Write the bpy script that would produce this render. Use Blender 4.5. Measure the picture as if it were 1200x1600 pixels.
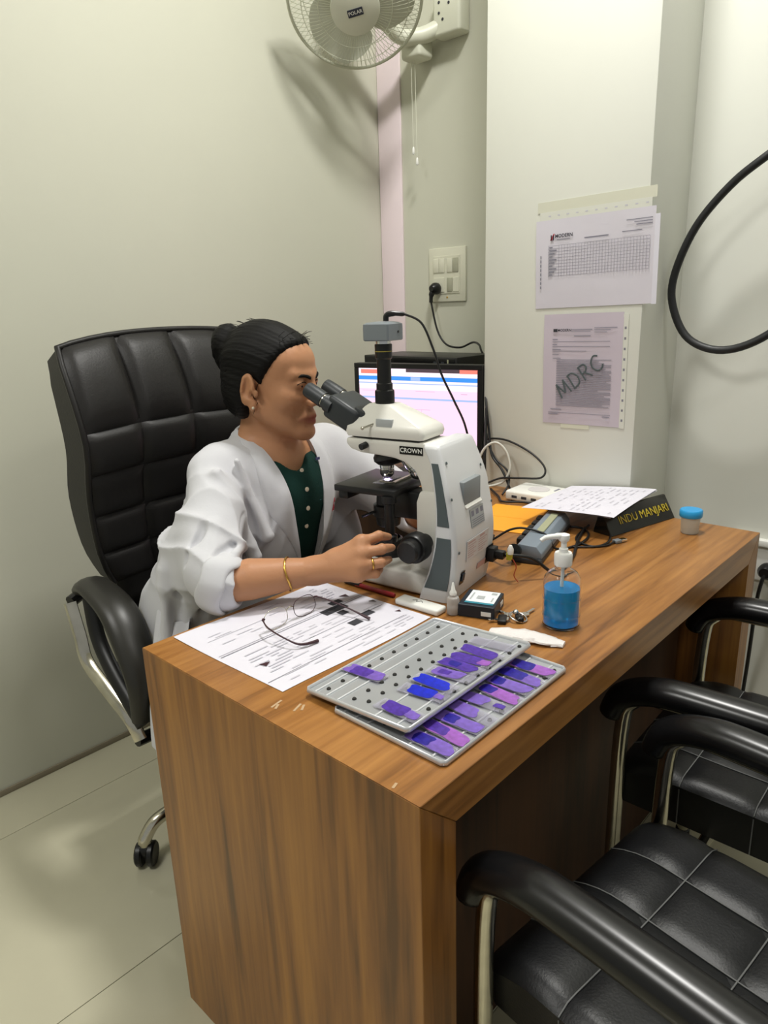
import bpy, bmesh, math, random
import numpy as np
from mathutils import Matrix, Vector, Euler

for o in list(bpy.data.objects):
    bpy.data.objects.remove(o, do_unlink=True)
SC = bpy.context.scene
COL = SC.collection
random.seed(7)
R = math.radians

# ---------------------------------------------------------------- camera
cam_data = bpy.data.cameras.new('camera')
cam = bpy.data.objects.new('camera', cam_data)
COL.objects.link(cam)
cam_data.sensor_fit = 'VERTICAL'
cam_data.sensor_height = 36.0
cam_data.lens = 36.0 * 1104.24 / 1600.0
cam_data.clip_start = 0.02
def aim(loc, yaw, pitch, roll):
    f = Vector((math.cos(pitch)*math.cos(yaw), math.cos(pitch)*math.sin(yaw), math.sin(pitch)))
    r = f.cross(Vector((0, 0, 1))).normalized()
    u = r.cross(f)
    c, s = math.cos(roll), math.sin(roll)
    r2, u2 = c*r + s*u, -s*r + c*u
    m = Matrix.Identity(4)
    for i in range(3):
        m[i][0], m[i][1], m[i][2], m[i][3] = r2[i], u2[i], -f[i], loc[i]
    return m
cam.matrix_world = aim((-0.5022, -0.4313, 1.2951), R(43.16), R(-16.205), R(-1.838))
SC.camera = cam

# ---------------------------------------------------------------- world and lights
world = bpy.data.worlds.new('world')
SC.world = world
world.use_nodes = True
bgn = world.node_tree.nodes['Background']
bgn.inputs[0].default_value = (0.93, 0.95, 0.92, 1)
bgn.inputs[1].default_value = 0.24
def area_light(name, loc, size, energy, color):
    d = bpy.data.lights.new(name, 'AREA')
    d.shape = 'RECTANGLE'; d.size, d.size_y = size
    d.energy = energy; d.color = color
    o = bpy.data.objects.new(name, d)
    COL.objects.link(o); o.location = loc
    return o
LCOL = (1.0, 0.985, 0.945)
area_light('ceiling_panel_light', (0.80, 0.36, 3.10), (0.27, 0.27), 29.0, LCOL)
area_light('ceiling_panel_light', (0.25, -1.40, 3.10), (0.45, 0.45), 9.0, LCOL)
area_light('ceiling_panel_light', (-1.30, 0.70, 3.10), (0.6, 0.6), 24.0, LCOL)
SC.view_settings.view_transform = 'Standard'
SC.view_settings.look = 'None'
SC.view_settings.gamma = 1.0
SC.view_settings.use_curve_mapping = False
SC.view_settings.exposure = 0.46

# ---------------------------------------------------------------- materials
def srgb(c):
    if isinstance(c, str):
        c = tuple(int(c[i:i+2], 16)/255 for i in (0, 2, 4))
    return tuple(x/12.92 if x <= 0.04045 else ((x+0.055)/1.055)**2.4 for x in c) + (1,)
MATS = {}
def mat(name, color, rough=0.5, metal=0.0, spec=0.5, bump=None, vary=None, trans=0.0, ior=1.45, coat=0.0,
        emit=None, sss=0.0, attr=None, sheen=0.0, alpha=1.0):
    """plain procedural material; bump=(scale, strength[, stretch]); vary=(scale, amount)"""
    m = bpy.data.materials.new(name); MATS[name] = m
    m.use_nodes = True
    nt = m.node_tree; b = nt.nodes['Principled BSDF']
    col = srgb(color)
    b.inputs['Base Color'].default_value = col
    b.inputs['Roughness'].default_value = rough
    b.inputs['Metallic'].default_value = metal
    b.inputs['Specular IOR Level'].default_value = spec
    b.inputs['IOR'].default_value = ior
    b.inputs['Transmission Weight'].default_value = trans
    b.inputs['Coat Weight'].default_value = coat
    b.inputs['Sheen Weight'].default_value = sheen
    b.inputs['Alpha'].default_value = alpha
    if sss:
        b.inputs['Subsurface Weight'].default_value = sss
        b.inputs['Subsurface Radius'].default_value = (0.012, 0.005, 0.003)
        b.inputs['Subsurface Scale'].default_value = 0.5
    if emit:
        b.inputs['Emission Color'].default_value = srgb(emit[0])
        b.inputs['Emission Strength'].default_value = emit[1]
    tc = nt.nodes.new('ShaderNodeTexCoord')
    src = None
    if attr:
        a = nt.nodes.new('ShaderNodeAttribute'); a.attribute_name = attr
        src = a.outputs['Color']
        nt.links.new(src, b.inputs['Base Color'])
    if vary:
        n = nt.nodes.new('ShaderNodeTexNoise'); n.inputs['Scale'].default_value = vary[0]
        n.inputs['Detail'].default_value = 4
        nt.links.new(tc.outputs['Object'], n.inputs['Vector'])
        mx = nt.nodes.new('ShaderNodeMix'); mx.data_type = 'RGBA'; mx.blend_type = 'MULTIPLY'
        mr = nt.nodes.new('ShaderNodeMapRange')
        mr.inputs['From Min'].default_value = 0.3; mr.inputs['From Max'].default_value = 0.7
        mr.inputs['To Min'].default_value = 1-vary[1]; mr.inputs['To Max'].default_value = 1+vary[1]*0.5
        nt.links.new(n.outputs['Fac'], mr.inputs['Value'])
        mx.inputs['Factor'].default_value = 1.0
        if src: nt.links.new(src, mx.inputs['A'])
        else: mx.inputs['A'].default_value = col
        nt.links.new(mr.outputs['Result'], mx.inputs['B'])
        nt.links.new(mx.outputs['Result'], b.inputs['Base Color'])
    if bump:
        n = nt.nodes.new('ShaderNodeTexNoise'); n.inputs['Scale'].default_value = bump[0]
        n.inputs['Detail'].default_value = 5
        if len(bump) > 2:
            mp = nt.nodes.new('ShaderNodeMapping'); mp.inputs['Scale'].default_value = bump[2]
            nt.links.new(tc.outputs['Object'], mp.inputs['Vector'])
            nt.links.new(mp.outputs['Vector'], n.inputs['Vector'])
        else:
            nt.links.new(tc.outputs['Object'], n.inputs['Vector'])
        bp = nt.nodes.new('ShaderNodeBump'); bp.inputs['Strength'].default_value = bump[1]
        bp.inputs['Distance'].default_value = 0.004
        nt.links.new(n.outputs['Fac'], bp.inputs['Height'])
        nt.links.new(bp.outputs['Normal'], b.inputs['Normal'])
    return m

def wood(name, stretch, c_dark, c_mid, c_light, rough=0.32, seed=0.0):
    """laminate wood; stretch = texture scale per axis, small along the grain"""
    m = bpy.data.materials.new(name); MATS[name] = m; m.use_nodes = True
    nt = m.node_tree; b = nt.nodes['Principled BSDF']
    tc = nt.nodes.new('ShaderNodeTexCoord')
    mp = nt.nodes.new('ShaderNodeMapping'); mp.inputs['Scale'].default_value = stretch
    mp.inputs['Location'].default_value = (seed, seed*1.3, seed*0.7)
    nt.links.new(tc.outputs['Object'], mp.inputs['Vector'])
    n1 = nt.nodes.new('ShaderNodeTexNoise'); n1.inputs['Scale'].default_value = 1.0
    n1.inputs['Detail'].default_value = 5; n1.inputs['Distortion'].default_value = 0.9
    n2 = nt.nodes.new('ShaderNodeTexNoise'); n2.inputs['Scale'].default_value = 5.5
    n2.inputs['Detail'].default_value = 6; n2.inputs['Distortion'].default_value = 0.35
    nt.links.new(mp.outputs['Vector'], n1.inputs['Vector'])
    nt.links.new(mp.outputs['Vector'], n2.inputs['Vector'])
    mx = nt.nodes.new('ShaderNodeMix'); mx.data_type = 'FLOAT'; mx.inputs['Factor'].default_value = 0.38
    nt.links.new(n1.outputs['Fac'], mx.inputs[2]); nt.links.new(n2.outputs['Fac'], mx.inputs[3])
    cr = nt.nodes.new('ShaderNodeValToRGB')
    e = cr.color_ramp.elements
    e[0].position = 0.36; e[0].color = srgb(c_dark)
    e[1].position = 0.64; e[1].color = srgb(c_light)
    k = cr.color_ramp.elements.new(0.48); k.color = srgb(c_mid)
    nt.links.new(mx.outputs[0], cr.inputs['Fac'])
    nt.links.new(cr.outputs['Color'], b.inputs['Base Color'])
    b.inputs['Roughness'].default_value = rough
    bp = nt.nodes.new('ShaderNodeBump'); bp.inputs['Strength'].default_value = 0.05
    bp.inputs['Distance'].default_value = 0.002
    nt.links.new(n2.outputs['Fac'], bp.inputs['Height'])
    nt.links.new(bp.outputs['Normal'], b.inputs['Normal'])
    return m

# ---------------------------------------------------------------- mesh builder
def T(x=0, y=0, z=0, rx=0, ry=0, rz=0):
    return Matrix.Translation((x, y, z)) @ Euler((R(rx), R(ry), R(rz))).to_matrix().to_4x4()
def align(a, b):
    """matrix whose z axis runs from a to b, origin a"""
    a, b = Vector(a), Vector(b)
    q = (b-a).to_track_quat('Z', 'Y')
    return Matrix.Translation(a) @ q.to_matrix().to_4x4()
def catmull(pts, n=8, closed=False):
    P = [np.array(p, float) for p in pts]
    m = len(P); out = []
    rng = range(m) if closed else range(m-1)
    for i in rng:
        if closed: p0, p1, p2, p3 = P[(i-1) % m], P[i], P[(i+1) % m], P[(i+2) % m]
        else: p0, p1, p2, p3 = P[max(i-1, 0)], P[i], P[i+1], P[min(i+2, m-1)]
        for k in range(n):
            t = k/n
            out.append(0.5*((2*p1)+(-p0+p2)*t+(2*p0-5*p1+4*p2-p3)*t*t+(-p0+3*p1-3*p2+p3)*t**3))
    if not closed: out.append(P[-1])
    return [tuple(p) for p in out]

class MB:
    def __init__(s): s.v = []; s.f = []
    def add(s, verts, faces, M=None):
        o = len(s.v)
        for v in verts:
            v = Vector(v)
            if M is not None: v = M @ v
            s.v.append(tuple(v))
        for f in faces: s.f.append(tuple(i+o for i in f))
        return s
    def bm(s, bm, M=None):
        bm.verts.index_update()
        s.add([v.co for v in bm.verts], [[v.index for v in f.verts] for f in bm.faces], M)
        bm.free(); return s
    def box(s, c, size, M=None, bev=0.0, seg=2, rz=0.0):
        b = bmesh.new(); bmesh.ops.create_cube(b, size=1.0)
        for v in b.verts: v.co = Vector((v.co.x*size[0], v.co.y*size[1], v.co.z*size[2]))
        if bev: bmesh.ops.bevel(b, geom=b.edges[:], offset=bev, segments=seg, affect='EDGES', profile=0.5)
        m = Matrix.Translation(c) @ Matrix.Rotation(R(rz), 4, 'Z')
        return s.bm(b, m if M is None else M @ m)
    def prism(s, poly, z0, z1, M=None, bev=0.0, seg=2):
        b = bmesh.new()
        vs = [b.verts.new((p[0], p[1], z0)) for p in poly]
        f = b.faces.new(vs)
        r = bmesh.ops.extrude_face_region(b, geom=[f])
        for e in r['geom']:
            if isinstance(e, bmesh.types.BMVert): e.co.z = z1
        bmesh.ops.recalc_face_normals(b, faces=b.faces[:])
        if bev: bmesh.ops.bevel(b, geom=b.edges[:], offset=bev, segments=seg, affect='EDGES', profile=0.5)
        return s.bm(b, M)
    def tube(s, pts, r, n=10, closed=False, caps=True, flat=None):
        """swept tube; r number or list; flat=(a,b) scales the cross-section"""
        P = [Vector(p) for p in pts]; m = len(P)
        rr = r if isinstance(r, (list, tuple)) else [r]*m
        t0 = (P[1]-P[0]).normalized()
        nrm = t0.orthogonal().normalized()
        if abs(t0.z) < 0.95:
            nrm = (Vector((0, 0, 1)) - t0*t0.z).normalized()
        vs = []; pt = t0
        for i in range(m):
            if closed: t = (P[(i+1) % m]-P[(i-1) % m])
            else: t = P[min(i+1, m-1)]-P[max(i-1, 0)]
            t = t.normalized() if t.length > 1e-9 else pt
            nrm = (nrm - t*nrm.dot(t))
            nrm = nrm.normalized() if nrm.length > 1e-6 else t.orthogonal().normalized()
            bn = t.cross(nrm); pt = t
            fa, fb = flat if flat else (1, 1)
            for k in range(n):
                a = 2*math.pi*k/n
                vs.append(P[i] + nrm*(math.cos(a)*rr[i]*fa) + bn*(math.sin(a)*rr[i]*fb))
        fs = []
        for i in range(m if closed else m-1):
            j = (i+1) % m
            for k in range(n):
                k2 = (k+1) % n
                fs.append((i*n+k, i*n+k2, j*n+k2, j*n+k))
        if not closed and caps:
            fs.append(tuple(reversed(range(n)))); fs.append(tuple((m-1)*n+k for k in range(n)))
        return s.add(vs, fs)
    def lathe(s, prof, n=24, M=None, sq=None):
        """prof = [(r,z)...] ; sq = superellipse exponent for squarish sections"""
        vs = []; fs = []; m = len(prof)
        for r, z in prof:
            for k in range(n):
                a = 2*math.pi*k/n; c, d = math.cos(a), math.sin(a)
                q = 1.0
                if sq: q = (abs(c)**sq+abs(d)**sq)**(-1/sq)
                vs.append((r*c*q, r*d*q, z))
        for i in range(m-1):
            for k in range(n):
                k2 = (k+1) % n
                fs.append((i*n+k, i*n+k2, (i+1)*n+k2, (i+1)*n+k))
        if prof[0][0] > 1e-6: fs.append(tuple(reversed(range(n))))
        if prof[-1][0] > 1e-6: fs.append(tuple((m-1)*n+k for k in range(n)))
        return s.add(vs, fs, M)
    def loft(s, rings, closed=True, caps=True, M=None):
        n = len(rings[0]); vs = [p for r in rings for p in r]; fs = []
        for i in range(len(rings)-1):
            for k in range(n if closed else n-1):
                k2 = (k+1) % n
                fs.append((i*n+k, i*n+k2, (i+1)*n+k2, (i+1)*n+k))
        if caps and closed:
            fs.append(tuple(reversed(range(n)))); fs.append(tuple((len(rings)-1)*n+k for k in range(n)))
        return s.add(vs, fs, M)
    def grid(s, fn, nu, nv, M=None):
        vs = [fn(i/nu, j/nv) for j in range(nv+1) for i in range(nu+1)]
        fs = [(j*(nu+1)+i, j*(nu+1)+i+1, (j+1)*(nu+1)+i+1, (j+1)*(nu+1)+i) for j in range(nv) for i in range(nu)]
        return s.add(vs, fs, M)
    def ball(s, c, r, M=None, n=12):
        rx, ry, rz = r if isinstance(r, (tuple, list)) else (r, r, r)
        b = bmesh.new(); bmesh.ops.create_uvsphere(b, u_segments=n, v_segments=max(6, n*2//3), radius=1)
        m = Matrix.Translation(c) @ Matrix.Diagonal((rx, ry, rz, 1))
        return s.bm(b, m if M is None else M @ m)
    def mesh(s, name, angle=35, weld=True):
        me = bpy.data.meshes.new(name)
        me.from_pydata(s.v, [], s.f); me.update()
        b = bmesh.new(); b.from_mesh(me)
        if weld: bmesh.ops.remove_doubles(b, verts=b.verts[:], dist=1e-6)
        bmesh.ops.recalc_face_normals(b, faces=b.faces[:])
        if angle:
            ca = math.radians(angle)
            for f in b.faces: f.smooth = True
            for e in b.edges:
                if len(e.link_faces) == 2: e.smooth = e.calc_face_angle(0) < ca
        b.to_mesh(me); b.free()
        return me
    def build(s, name, m, parent=None, angle=35, loc=None, weld=True):
        return obj(name, s.mesh(name, angle, weld), m, parent, loc)

def obj(name, me, m, parent=None, loc=None):
    o = bpy.data.objects.new(name, me)
    COL.objects.link(o)
    if m is not None and not me.materials:
        me.materials.append(MATS[m] if isinstance(m, str) else m)
    if parent: o.parent = parent
    if loc is not None: o.location = loc
    return o
def tag(o, label, cat, group=None):
    o['label'] = label; o['category'] = cat
    if group: o['group'] = group
    return o
def thing(name, label, cat, loc=(0, 0, 0), rz=0.0, group=None):
    o = bpy.data.objects.new(name, None); COL.objects.link(o)
    o.empty_display_size = 0.05
    o.location = loc; o.rotation_euler = (0, 0, R(rz))
    return tag(o, label, cat, group)
def struct(o):
    o['kind'] = 'structure'; return o
def copy_tree(o, parent=None):
    c = o.copy(); COL.objects.link(c)
    if parent: c.parent = parent
    for ch in list(o.children): copy_tree(ch, c)
    return c
def text_mesh(body, size, extrude=0.0, shear=0.0, offset=0.0, space=1.0):
    cu = bpy.data.curves.new('lettering', 'FONT')
    cu.body = body; cu.size = size; cu.extrude = extrude; cu.shear = shear; cu.offset = offset
    cu.align_x = 'CENTER'; cu.align_y = 'CENTER'; cu.space_character = space; cu.resolution_u = 3
    to = bpy.data.objects.new('lettering_source', cu); COL.objects.link(to)
    dg = bpy.context.evaluated_depsgraph_get(); dg.update()
    me = bpy.data.meshes.new_from_object(to.evaluated_get(dg))
    bpy.data.objects.remove(to, do_unlink=True); bpy.data.curves.remove(cu)
    return me
def lettering(body, size, m, parent, M, name='lettering', **kw):
    me = text_mesh(body, size, **kw)
    me.transform(M)
    return obj(name, me, m, parent)
def rects(name, rs, m, parent, M, z=0.0):
    """flat printed rectangles (x0,y0,x1,y1) joined as one printed layer"""
    b = MB()
    for x0, y0, x1, y1 in rs:
        b.add([(x0, y0, z), (x1, y0, z), (x1, y1, z), (x0, y1, z)], [(0, 1, 2, 3)], M)
    return b.build(name, m, parent, angle=0, weld=False)
# ---------------------------------------------------------------- palette
mat('wall_paint', 'cbcbbb', 0.38, spec=0.4, bump=(18, 0.06), vary=(1.5, 0.03))
mat('column_paint', 'dbdcd2', 0.38, spec=0.4, bump=(18, 0.05), vary=(1.5, 0.03))
mat('pink_strip', 'efdfe4', 0.35)
mat('ceiling_paint', 'e4e4dc', 0.7)
mat('grout', 'b2ae98', 0.8)
mat('floor_tile', 'c3bf a7'.replace(' ', ''), 0.13, spec=0.5, vary=(2.2, 0.10), bump=(60, 0.02))
mat('scuff', 'b79a78', 0.6)
mat('dirt_line', '8f8672', 0.5)
wood('wood_top', (1.1, 16, 16), '6a441f', '90602f', 'ab783f', 0.30, 3.0)
wood('wood_panel', (13, 13, 0.75), '5f3c19', '8a5a28', 'a67232', 0.34, 1.0)
wood('wood_edge', (1.1, 16, 16), '744823', '92602f', 'a8713c', 0.36, 7.0)
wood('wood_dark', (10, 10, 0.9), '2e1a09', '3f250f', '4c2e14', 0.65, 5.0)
mat('black_leather', '1a1817', 0.46, spec=0.38, bump=(220, 0.10), vary=(6, 0.15))
mat('guest_leather', '101113', 0.42, spec=0.5, bump=(260, 0.10), vary=(5, 0.2))
mat('seam_grey', '6a6b6a', 0.7)
mat('arm_vinyl', '131314', 0.27, spec=0.5)
mat('office_arm', '282723', 0.38, spec=0.5)
mat('chrome', 'cfcabb', 0.18, metal=1.0, vary=(25, 0.18))
mat('aluminium', 'b4b7ba', 0.35, metal=0.45, bump=(90, 0.03), vary=(12, 0.06))
mat('aluminium_rim', 'd2d4d8', 0.28, metal=0.45)
mat('tray_hole', '2a2926', 0.7)
mat('black_plastic', '151515', 0.38, vary=(40, 0.1))
mat('black_gloss', '101011', 0.2)
mat('dark_grey_plastic', '2d3134', 0.42)
mat('grey_insert', '4d5759', 0.5)
mat('scope_white', 'dcdad2', 0.28, spec=0.5, vary=(8, 0.02))
mat('scope_white_shell', 'd6d7d8', 0.3, spec=0.5)
mat('camera_grey', '80878d', 0.4, metal=0.3)
mat('label_grey', 'a9adae', 0.5)
mat('label_pale', 'cfcbcb', 0.5)
mat('label_pink', 'bd9c9a', 0.5)
mat('ink', '34343a', 0.8)
mat('ink_soft', '7d7c88', 0.8)
mat('ink_pale', 'c2c0ca', 0.8)
mat('ink_notice', '8e8b97', 0.8)
mat('gold', 'd9ac58', 0.25, metal=1.0)
mat('gold_print', '9c8f3c', 0.5)
mat('white_plastic', 'e6e6e0', 0.35)
mat('cream_plastic', 'd6d5c2', 0.4)
mat('grey_cream', 'a9a995', 0.5)  # greyer, darker cream for some switches and the fan slots
mat('paper', 'd6d4de', 0.75, bump=(6, 0.10))
mat('wall_sheet', 'cfcbd4', 0.35, bump=(9, 0.35))
mat('wall_sheet_lilac', 'c3b9c4', 0.35, bump=(9, 0.3))
mat('sleeve_edge', 'd4d5cb', 0.3)
mat('masking_tape', 'cfcfbd', 0.6)
mat('cable_black', '161616', 0.42)
mat('cable_white', 'c9c8be', 0.45)
mat('hose_black', '1d1e1f', 0.45, bump=(80, 0.1))
mat('orange_paper', 'eda32a', 0.6)
mat('strip_grey', '7b8691', 0.4)
mat('strip_dark', '34373b', 0.4)
mat('label_yellow_green', '9ea082', 0.6)
mat('nameplate_black', '15130f', 0.25)
mat('nameplate_gold', 'b3a02f', 0.4)
mat('lid_blue', '2d9bd8', 0.35)
mat('cup_clear', 'e2e1d8', 0.35, trans=0.2, ior=1.1, alpha=0.6)
mat('bottle_clear', 'ffffff', 0.04, trans=1.0, ior=1.22)
mat('gel_blue', '22b2ff', 0.05, trans=0.5, ior=1.34, emit=None)
mat('pump_white', 'eeeeea', 0.3)
mat('navy_box', '17232f', 0.4)
mat('teal_print', '2f7f92', 0.5)
mat('box_label', 'dfe4e6', 0.45)
mat('frosted_plastic', 'd5d3cf', 0.3, trans=0.55, ior=1.3)
mat('wrapper', 'f0ebe9', 0.25, trans=0.2, ior=1.2, bump=(60, 0.6))
mat('metal_bright', 'd8d8d8', 0.15, metal=1.0)
mat('red_plastic', '8a2026', 0.3)
mat('frame_maroon', '3c2129', 0.3)
mat('lens_glass', 'ffffff', 0.02, trans=1.0, ior=1.05)
mat('slide_glass', 'e8e6f2', 0.05, trans=0.85, ior=1.08)
mat('stain_violet', '5b3bb0', 0.3, vary=(160, 0.35), trans=0.25)
mat('stain_deep', '2d2399', 0.3, vary=(160, 0.4), trans=0.15)
mat('stain_lilac', '8f6fd6', 0.3, vary=(120, 0.25), trans=0.35)
mat('stain_pink', 'b06bd0', 0.3, vary=(140, 0.25), trans=0.3)
mat('stain_blue', '1f2fd0', 0.3, vary=(120, 0.3), trans=0.15)
mat('lamp_spot', 'ffffff', 0.3, emit=('e4ccff', 7.0))
mat('glass_lens', '8090a0', 0.05, metal=0.2)
mat('plug_yellow', 'b9b53a', 0.4)
mat('wire_red', 'a8422c', 0.4)
mat('wire_copper', '9a5a34', 0.4)
# screen
mat('screen_white', '000000', 0.4, emit=('ffe6f4', 1.0))
mat('screen_pink', '000000', 0.4, emit=('ffcfe6', 0.95))
mat('screen_blue', '000000', 0.4, emit=('3f8ee8', 0.95))
mat('screen_lightblue', '000000', 0.4, emit=('9fb8f2', 0.95))
mat('screen_dark', '000000', 0.4, emit=('5a4a50', 0.7))
mat('screen_orange', '000000', 0.4, emit=('ff7f70', 0.95))
mat('screen_line', '000000', 0.4, emit=('e2b6d6', 0.8))
mat('fan_white', 'd2d3c2', 0.4)
mat('fan_blade', 'c8cabb', 0.4, trans=0.0)
mat('fan_wire', 'c2c4b0', 0.45)
mat('badge_navy', '2f3440', 0.4)
# person
mat('skin', 'b0805c', 0.48, spec=0.35, sss=0.12, attr='tint', bump=(120, 0.12))
mat('hair', '080706', 0.62, spec=0.22, bump=(40, 0.3, (1, 1, 6)))
mat('coat_cloth', 'c8c8cc', 0.85, spec=0.2, bump=(14, 0.55), sheen=0.15)
mat('kurta_cloth', '10302a', 0.8, spec=0.2, bump=(200, 0.2))
mat('trouser_cloth', '1e2a2c', 0.85)
mat('shoe_black', '141313', 0.5)
mat('eye_white', 'd9d0c8', 0.15)
mat('eye_dark', '1a100c', 0.1)
mat('embroidery_red', 'b04552', 0.8)
mat('embroidery_blue', '4a4a78', 0.8)
mat('pearl', 'd9cdb8', 0.15)
mat('recess_shade_grey', '84898b', 0.5)
# ---------------------------------------------------------------- the room
XL, YL, ZC = 1.642, 1.542, 3.15         # recess wall, wall behind the doctor, ceiling
XR, YC0, YC1, XC = 1.50, 0.328, 0.797, 1.26   # right wall, column sides, column face
# floor: grout bed and large tiles
struct(MB().box((-0.9, -0.6, -0.012), (6.2, 6.0, 0.012)).build('floor', 'grout', angle=0))
floor = bpy.data.objects['floor']
TX, TY = 1.20, 0.61
tile_me = MB().box((0, 0, 0), (TX-0.0016, TY-0.0016, 0.006), bev=0.0006, seg=1).mesh('tile', 30)
tile_me.materials.append(MATS['floor_tile'])
for i in range(-2, 2):
    for j in range(-5, 2):
        obj('tile', tile_me, None, floor, (-0.75+TX*(i+0.5), 0.75+TY*(j+0.5), -0.003))
# walls
struct(MB().box(((XL-3.5)/2, YL+0.05, ZC/2), (XL+3.5+0.2, 0.1, ZC)).build('wall_left', 'wall_paint', angle=0))
struct(MB().box((XL+0.05, (YC1+YL)/2, ZC/2), (0.1, YL-YC1+0.1, ZC)).build('wall_recess', 'wall_paint', angle=0))
struct(MB().box(((XC+XL)/2+0.05, (YC0+YC1)/2, ZC/2), (XL-XC+0.1, YC1-YC0, ZC), bev=0.004).build('wall_column', 'column_paint'))
struct(MB().box((XR+0.08, (YC0-2.6)/2, ZC/2), (0.16, YC0+2.6, ZC)).build('wall_right', 'column_paint', angle=0))
struct(MB().box((-0.9, -0.5, ZC+0.03), (5.4, 4.3, 0.06)).build('ceiling', 'ceiling_paint', angle=0))
# pale pink strip in the corner, proud of the recess wall
struct(MB().box((XL-0.004, (1.431+YL)/2-0.001, ZC/2), (0.008, YL-1.431-0.002, ZC-0.01), bev=0.002).build('corner_strip', 'pink_strip'))
# thin brownish strip standing for the dirt line at the wall foot
struct(MB().box(((XL-3.5)/2, YL-0.003, 0.009), (XL+3.4, 0.006, 0.018), bev=0.002).build('dirt_line_left', 'dirt_line'))

# ---------------------------------------------------------------- desk
DL, DD, DH = 1.2424, 0.6043, 0.76
desk = thing('office_desk', 'brown wood-grain office desk with thick side panels, microscope standing on it', 'desk')
XZ = T(0, DD, 0, 90, 0, 0)               # prism drawn in x/z, extruded along -y
MB().prism([(0.067, DH-0.061), (DL-0.063, DH-0.061), (DL, DH), (0, DH)], 0, DD, XZ, bev=0.0008, seg=1).build('desk_top', 'wood_top', desk)
MB().prism([(0, 0), (0.067, 0), (0.067, DH-0.0615), (0, DH-0.0005)], 0, DD, XZ, bev=0.0008, seg=1).build('side_panel', 'wood_panel', desk)
MB().prism([(DL-0.063, 0), (DL, 0), (DL, DH-0.0005), (DL-0.063, DH-0.0615)], 0, DD, XZ, bev=0.0008, seg=1).build('side_panel', 'wood_panel', desk)
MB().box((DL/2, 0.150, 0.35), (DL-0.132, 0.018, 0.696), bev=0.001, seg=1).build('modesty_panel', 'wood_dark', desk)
sc_ = MB()
for x0_, y0_, a_, l_ in ((0.047, 0.262, 20, 0.020), (0.052, 0.256, 35, 0.014), (0.034, 0.292, 10, 0.022), (0.030, 0.286, 30, 0.012), (0.010, 0.046, 15, 0.010)):
    sc_.box((x0_, y0_, DH+0.0002), (l_, 0.0035, 0.0004), rz=a_)
sc_.build('scuff_marks', 'scuff', desk, 0)['kind'] = 'stuff'
# side return along the far wall that carries the monitor
ret = thing('desk_return', 'brown wooden side counter under the monitor, behind the desk', 'counter')
MB().prism([(0.93, 0.606), (1.258, 0.606), (1.258, 0.80), (1.636, 0.80), (1.636, 1.538), (0.93, 1.538)],
           0.72, 0.76, bev=0.0012, seg=1).build('counter_top', 'wood_top', ret)
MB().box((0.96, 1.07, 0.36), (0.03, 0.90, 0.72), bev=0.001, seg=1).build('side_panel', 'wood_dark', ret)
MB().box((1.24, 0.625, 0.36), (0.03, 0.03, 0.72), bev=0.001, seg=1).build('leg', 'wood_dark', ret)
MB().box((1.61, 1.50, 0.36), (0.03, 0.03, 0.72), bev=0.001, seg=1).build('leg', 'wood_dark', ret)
# ---------------------------------------------------------------- padded panels
def pad_mesh(surf, u0, u1, v0, v1, h, n=8, gap=0.004, power=2.6):
    """one puffed upholstery panel on surf(u,v)->(point, normal)"""
    b = MB()
    def fn(s, t):
        u = u0+(u1-u0)*s; v = v0+(v1-v0)*t
        p, nn = surf(u, v)
        a = (1-abs(2*s-1)**power)*(1-abs(2*t-1)**power)
        return tuple(np.array(p)+np.array(nn)*(h*a**0.55))
    b.grid(fn, n, n)
    return b
def surf_normals(f, flip=1):
    def g(u, v):
        e = 1e-3
        p = np.array(f(u, v)); a = np.array(f(u+e, v))-p; c = np.array(f(u, v+e))-p
        n = np.cross(a, c); n = flip*n/(np.linalg.norm(n)+1e-12)
        return p, n
    return g
def interp(xs, ys, x): return float(np.interp(x, xs, ys))
_SI = {}
def smooth_interp(pts, x):
    """smooth curve through (x, y) knots"""
    k = id(pts)
    if k not in _SI:
        c = catmull([(p[0], p[1], 0) for p in pts], 8)
        _SI[k] = (pts, [p[0] for p in c], [p[1] for p in c])
    return float(np.interp(x, _SI[k][1], _SI[k][2]))

# ---------------------------------------------------------------- executive chair behind the desk
oc = thing('office_chair', 'high-backed black quilted leather office chair the seated woman occupies', 'chair', (0.42, 0.95, 0), 0)
BK = [(0.70, 0.125), (0.80, 0.115), (0.916, 0.098), (1.028, 0.066), (1.148, 0.098), (1.245, 0.150)]
HW = [(0.70, 0.235), (0.78, 0.262), (0.92, 0.276), (1.05, 0.280), (1.18, 0.280), (1.245, 0.272)]
def back_front(u, v):
    z = 0.70+0.545*v
    x = (2*u-1)*smooth_interp(HW, z)
    top = 0.012*(abs(2*u-1)**3)*(v**6)
    y = smooth_interp(BK, z) + 0.022*(1-(2*u-1)**2)
    return (x, y, z+0.014*(1-(2*u-1)**2)*v-top)
bf = surf_normals(back_front, 1)
br = MB()
rings = []
NU = 22
for j in range(19):
    v = j/18
    ring = []
    for i in range(NU+1):
        p, n = bf(i/NU, v); ring.append(tuple(np.array(p)))
    thick = 0.085+0.045*math.sin(math.pi*min(1, v*1.02))
    if v > 0.93: thick *= 0.93
    for i in range(NU, -1, -1):
        p, n = bf(i/NU, v)
        edge = abs(2*i/NU-1)
        ring.append((p[0]*0.985, p[1]+thick*(1-0.10*edge**6), p[2]-0.03*v))
    rings.append(ring)
br.loft(rings)
backrest = br.build('backrest', 'black_leather', oc, 60)
rows = [0.0, 0.14, 0.305, 0.48, 0.655, 1.0]
cols = [0.0, 0.25, 0.5, 0.75, 1.0]
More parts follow.
